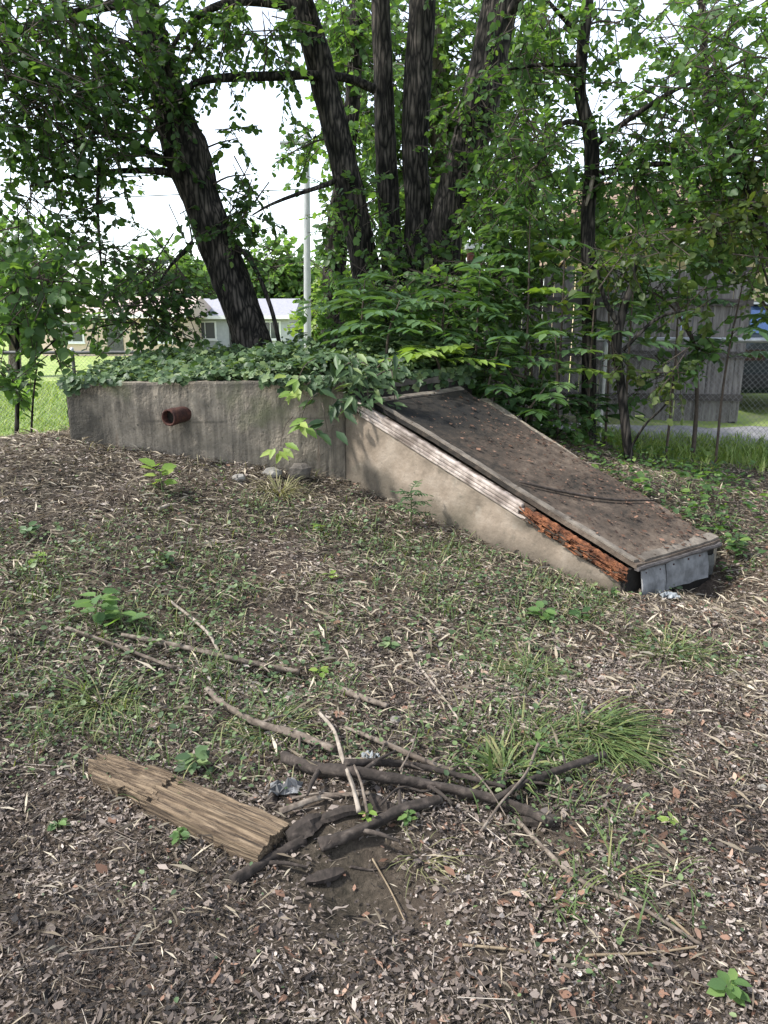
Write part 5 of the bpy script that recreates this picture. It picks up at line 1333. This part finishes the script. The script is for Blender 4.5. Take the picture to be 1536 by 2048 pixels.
tag(obj('fallen_branch', V, Q, 'stick_dark', loc=hs[0], smooth=True), 'dark thin stick lying across the lower hatch', 'branch')
# pale stick by the sapling leaves
tag(stick('short whitish stick on the slope below the wall', [(318, 1028), (335, 1020), (352, 1017)], 9, 6, 'pale_wood', .02), None, 'branch')

for lb, px, py, L_, a_, th_ in [('dark rotten wood chunk right of the timber end', 610, 1668, .13, .6, .030), ('rotten bark slab under the thick branch', 690, 1632, .16, .2, .022), ('dark crumbling wood chunk between the two thick sticks', 770, 1625, .12, -.5, .026),
                            ('upright splinter of rotten wood left of the thick branch', 545, 1605, .09, 1.2, .018), ('dark wood chunk at the right end of the thick branch', 1080, 1650, .14, -.35, .026), ('wet dark bark piece on the bare soil below the branches', 650, 1760, .12, .4, .020)]:
    c = G(px, py); n_ = 12
    d_ = np.array([math.cos(a_), math.sin(a_), .12]); p0 = c - d_ * L_ * .5; 
    pts_ = np.array([p0 + d_ * L_ * t for t in np.linspace(0, 1, 5)]); pts_[:, 2] = H(pts_[:, 0], pts_[:, 1]) + th_ * .5
    V, Q = tube(pts_, th_ * np.array([.55, .9, 1, .85, .4]), 9, .28, px, n=n_)
    tag(obj('rotten_wood', V, Q, 'stick_dark', loc=c), lb, 'wood', 'rotten wood in the branch pile')
# ------------------------------------------------------------------ grass clumps
def clump(label, px, py, n, L, spread, lean=(0, 0), m='grass', w=1.0, up=(.02, .45)):
    n = int(n * 1.5); w = w * .55
    c = G(px, py); a = RG.uniform(0, 6.283, n)
    r = np.abs(RG.normal(0, spread, n)); x = c[0] + np.cos(a) * r; y = c[1] + np.sin(a) * r
    xd = np.c_[np.cos(a) * .75 + lean[0], np.sin(a) * .75 + lean[1], RG.uniform(up[0], up[1], n)]
    xd[:, :2] += RG.normal(0, .25, (n, 2))
    o = leaves('grass_clump', np.c_[x, y, H(x, y) - .005], xd, np.c_[-xd[:, 0], -xd[:, 1], np.full(n, .9)], L * RG.uniform(.55, 1.15, n), BLADE, m, loc=c, wid=np.full(n, w))
    return tag(o, label, 'grass')
c1 = clump('large clump of long grass flopping to the right in the foreground', 1075, 1490, 150, .20, .07, (.55, -.25), w=.7, up=(-.02, .25))
clump('long grass clump beside the large flopping one, right part', 1200, 1475, 190, .26, .07, (1.0, -.45), w=.7, up=(-.04, .22))
clump('sparse pale grass tuft at the left among weeds', 205, 1410, 110, .17, .06, (0, -.1))
clump('grass tuft on the open litter right of centre', 1060, 1345, 120, .14, .07)
clump('grass tuft below the cellar end on the right', 1335, 1305, 140, .15, .10)
clump('pale drooping tuft below the crossed branches', 850, 1720, 26, .12, .04, (.5, -.4), 'grass_pale')
clump('grass tuft behind the grey curved branch', 540, 1470, 110, .14, .07)
clump('broad-bladed tuft at the tip of the dark branches', 1010, 1545, 60, .16, .05, (.2, 0), w=2.2)
clump('blue green blades in the lower right litter', 1240, 1750, 12, .15, .03, (.5, -.5), w=1.2)
clump('thin tuft at the bottom right near the straw stalks', 1105, 1790, 18, .10, .04, (.5, -.2), w=1.3)
clump('tall thin grass at the foot of the pale side wall', 560, 985, 120, .20, .10, (0, -.1), 'grass_pale')
clump('grass tuft at the low end of the side wall', 1170, 1200, 70, .12, .06)

# ------------------------------------------------------------------ seedlings: every leaf its own
def seedling(label, px, py, n, leaf, hgt, m, tmpl=OVATE, spread=1.0, lean=(0, 0), name='seedling', at=None, wid=.85):
    c = G(px, py) if at is None else np.array(at, float)
    t = thing(name, label, 'seedling', c)
    top = c + np.array([lean[0], lean[1], hgt])
    V, Q = tube([c - (0, 0, .02), c + np.array([lean[0] * .3, lean[1] * .3, hgt * .55]), top], [.004, .0035, .002], 6)
    obj('stem', V, Q, 'grass_stem', t)
    for i in range(n):
        f = .35 + .65 * (i + .5) / n; a = i * 2.4 + RG.normal(0, .3)
        b_ = c + np.array([lean[0] * f, lean[1] * f, hgt * f])
        xd = np.array([[math.cos(a) * spread, math.sin(a) * spread, RG.normal(.0, .2)]])
        leaves('leaf', b_[None] + xd * leaf * .15, xd, np.array([[RG.normal(0, .25), RG.normal(-.25, .2), 1]]), np.array([leaf * RG.uniform(.75, 1.15)]), tmpl, m, t, rnd=np.array([RG.random()]), wid=np.array([wid]))
    return t
M['grass_stem'] = mat('grass_stem', [(.3, (.06, .085, .03)), (.7, (.12, .15, .06))], 20, (1, 1, 1), .7, .1)
seedling('bright yellow green seedling in front of the concrete wall below the pipe', 325, 985, 11, .115, .20, 'leaf_bright', lean=(.0, -.05))
seedling('large-leaved green seedling on the left of the mound', 195, 1255, 12, .11, .18, 'leaf_light', lean=(.02, 0))
seedling('green seedling with wide leaves beside the large-leaved one', 245, 1265, 6, .11, .11, 'leaf_light')
seedling('small pale yellow seedling at the left edge', 75, 1130, 7, .06, .06, 'leaf_bright')
seedling('low green seedling below the pale side wall', 1085, 1245, 12, .075, .08, 'leaf_light')
seedling('low leafy plant at the foot of the side wall by the litter', 1160, 1245, 10, .06, .06, 'leaf_mid')
seedling('green leafy plant at the bottom right corner', 1455, 2000, 14, .045, .06, 'leaf_light')
seedling('bright leaf sprig in the grass left of the flopping clump', 1075, 1510, 7, .045, .06, 'leaf_light')
seedling('small sprig with yellow tip among the twigs', 735, 1655, 6, .035, .06, 'leaf_bright')
seedling('pale sprig beside the stout dark stick', 815, 1650, 9, .03, .05, 'leaf_light')
seedling('rosette of blue green leaves above the timber', 390, 1545, 14, .06, .07, 'leaf_ivy')
seedling('bright green leaf pair in the weeds behind the branches', 640, 1362, 6, .05, .06, 'leaf_bright')
seedling('weedy sprig hugging the upper edge of the timber', 360, 1690, 8, .035, .05, 'leaf_light')
seedling('yellowing sprig halfway up the mound', 640, 1065, 8, .05, .05, 'leaf_bright')
seedling('lone yellow sprig on the mound centre', 660, 1160, 5, .045, .04, 'leaf_bright')
seedling('dusty green plant above the curved grey branch', 330, 1130, 12, .06, .07, 'leaf_ivy')
seedling('dark green plant at far left on the slope', 60, 1080, 12, .06, .08, 'leaf_ivy')
seedling('round pale leaf plant left of the timber', 120, 1660, 6, .035, .03, 'leaf_light')
seedling('clover sprig in the centre litter', 780, 1300, 8, .05, .05, 'weed')
seedling('sprig right of the straw stalks in the litter', 1340, 1650, 6, .035, .03, 'leaf_bright')
seedling('small plant under the left end of the hatch sheet metal', 1225, 1195, 8, .04, .05, 'leaf_mid')
seedling('leafy weed against the low right corner of the hatch', 1470, 1120, 22, .075, .16, 'leaf_mid')
# feathery weed against the pale side wall and leaf sprays over the wall
p_ = G(822, 1052)
tw = thing('feathery_weed', 'feathery grey green weed against the pale side wall', 'weed', p_)
V, Q = tube([p_ - (0, 0, .02), p_ + (0, -.01, .16), p_ + (0.0, -.02, .28)], [.005, .004, .002], 6); obj('stem', V, Q, 'grass_stem', tw)
for i in range(12):
    f = .3 + .7 * i / 12
    frond(tw, p_ + np.array([0, -.02 * f, .28 * f]), (math.cos(i * 2.4), math.sin(i * 2.4) * .6 - .3, .5), .14 * (1.15 - .4 * f), 'leaf_ivy', pairs=5, leaf=.045)
def hanging(label, px, py, Y, n, leaf, m):
    c = P(px, py, Y); t = thing('leaf_spray', label, 'leaf spray', c)
    root = c + np.array([RG.normal(.05, .05), .12, .20])
    V, Q = tube([root, (root + c) / 2 + (0, -.06, .05), c], [.004, .003, .002], 6); obj('stem', V, Q, 'twig', t)
    for i in range(n):
        a = RG.uniform(0, 6.283); b_ = c + RG.normal(0, .035, 3)
        xd = np.array([[math.cos(a) * .9 - .3, -.4, -.35 + RG.normal(0, .2)]])
        leaves('leaf', b_[None], xd, np.array([[RG.normal(0, .3), -.5, 1]]), np.array([leaf * RG.uniform(.8, 1.2)]), LANCE, m, t, rnd=np.array([RG.random()]), wid=np.array([1.4]))
hanging('yellow green leaf spray at the wall top, left of the corner', 590, 775, 5.45, 8, .12, 'leaf_bright')
hanging('yellow green leaf spray halfway down the wall near its right end', 600, 845, 5.42, 6, .12, 'leaf_bright')
hanging('lowest yellow green leaf spray before the wall near its right end', 560, 892, 5.40, 6, .12, 'leaf_bright')
hanging('grey green leaf spray hanging at the wall corner', 655, 865, 5.42, 6, .13, 'leaf_ivy')

# ------------------------------------------------------------------ stones and scraps
def rock(label, px, py, r, m='stone', sq=(1, .8, .6), name='stone', cat='stone', sink=.3):
    c = G(px, py)
    bm = bmesh.new(); bmesh.ops.create_icosphere(bm, subdivisions=2, radius=1)
    V = np.array([v.co for v in bm.verts]); Fs = [[v.index for v in f.verts] for f in bm.faces]; bm.free()
    V = V * (1 + RG.normal(0, .09, (len(V), 1))) * np.array(sq) * r
    o = obj(name, V + c + np.array([0, 0, r * sq[2] * (1 - sink)]), Fs, m, loc=c)
    return tag(o, label, cat)
rock('grey stone at the wall corner beside the dark hollow', 545, 955, .075)
rock('mossy dark stone right at the inner wall corner', 600, 958, .09, 'slab', (1, .8, .8))
rock('pale stone left of the wall corner stones', 478, 962, .05)
rock('small pale stone behind the crossed branches', 792, 1445, .026, 'stone')
rock('whitish pebble in the litter at far right', 1525, 1580, .018, 'stone')
for lb, px, py, r, m_ in [('crumpled grey plastic scrap left of the thick branch', 572, 1588, .05, 'sheet'), ('small pale plastic scrap behind the thick branch', 742, 1520, .030, 'plastic'), ('bluish scrap at the foot of the sheet metal', 1340, 1200, .05, 'plastic')]:
    c = G(px, py); n = 7
    gu, gv = np.meshgrid(np.linspace(-1, 1, n), np.linspace(-1, 1, n))
    top = np.stack([c[0] + gu * r + RG.normal(0, .12 * r, gu.shape), c[1] + gv * r * .6 + RG.normal(0, .12 * r, gu.shape), c[2] + .012 + np.abs(RG.normal(0, .35 * r, gu.shape))], -1).reshape(-1, 3)
    V = np.vstack([top, top - (0, 0, .003)]); h_ = n * n
    Fs = [(j * n + i, j * n + i + 1, (j + 1) * n + i + 1, (j + 1) * n + i) for j in range(n - 1) for i in range(n - 1)]
    Fs += [tuple(h_ + q for q in f[::-1]) for f in Fs]
    tag(obj('plastic_scrap', V, Fs, m_, loc=c), lb, 'scrap')
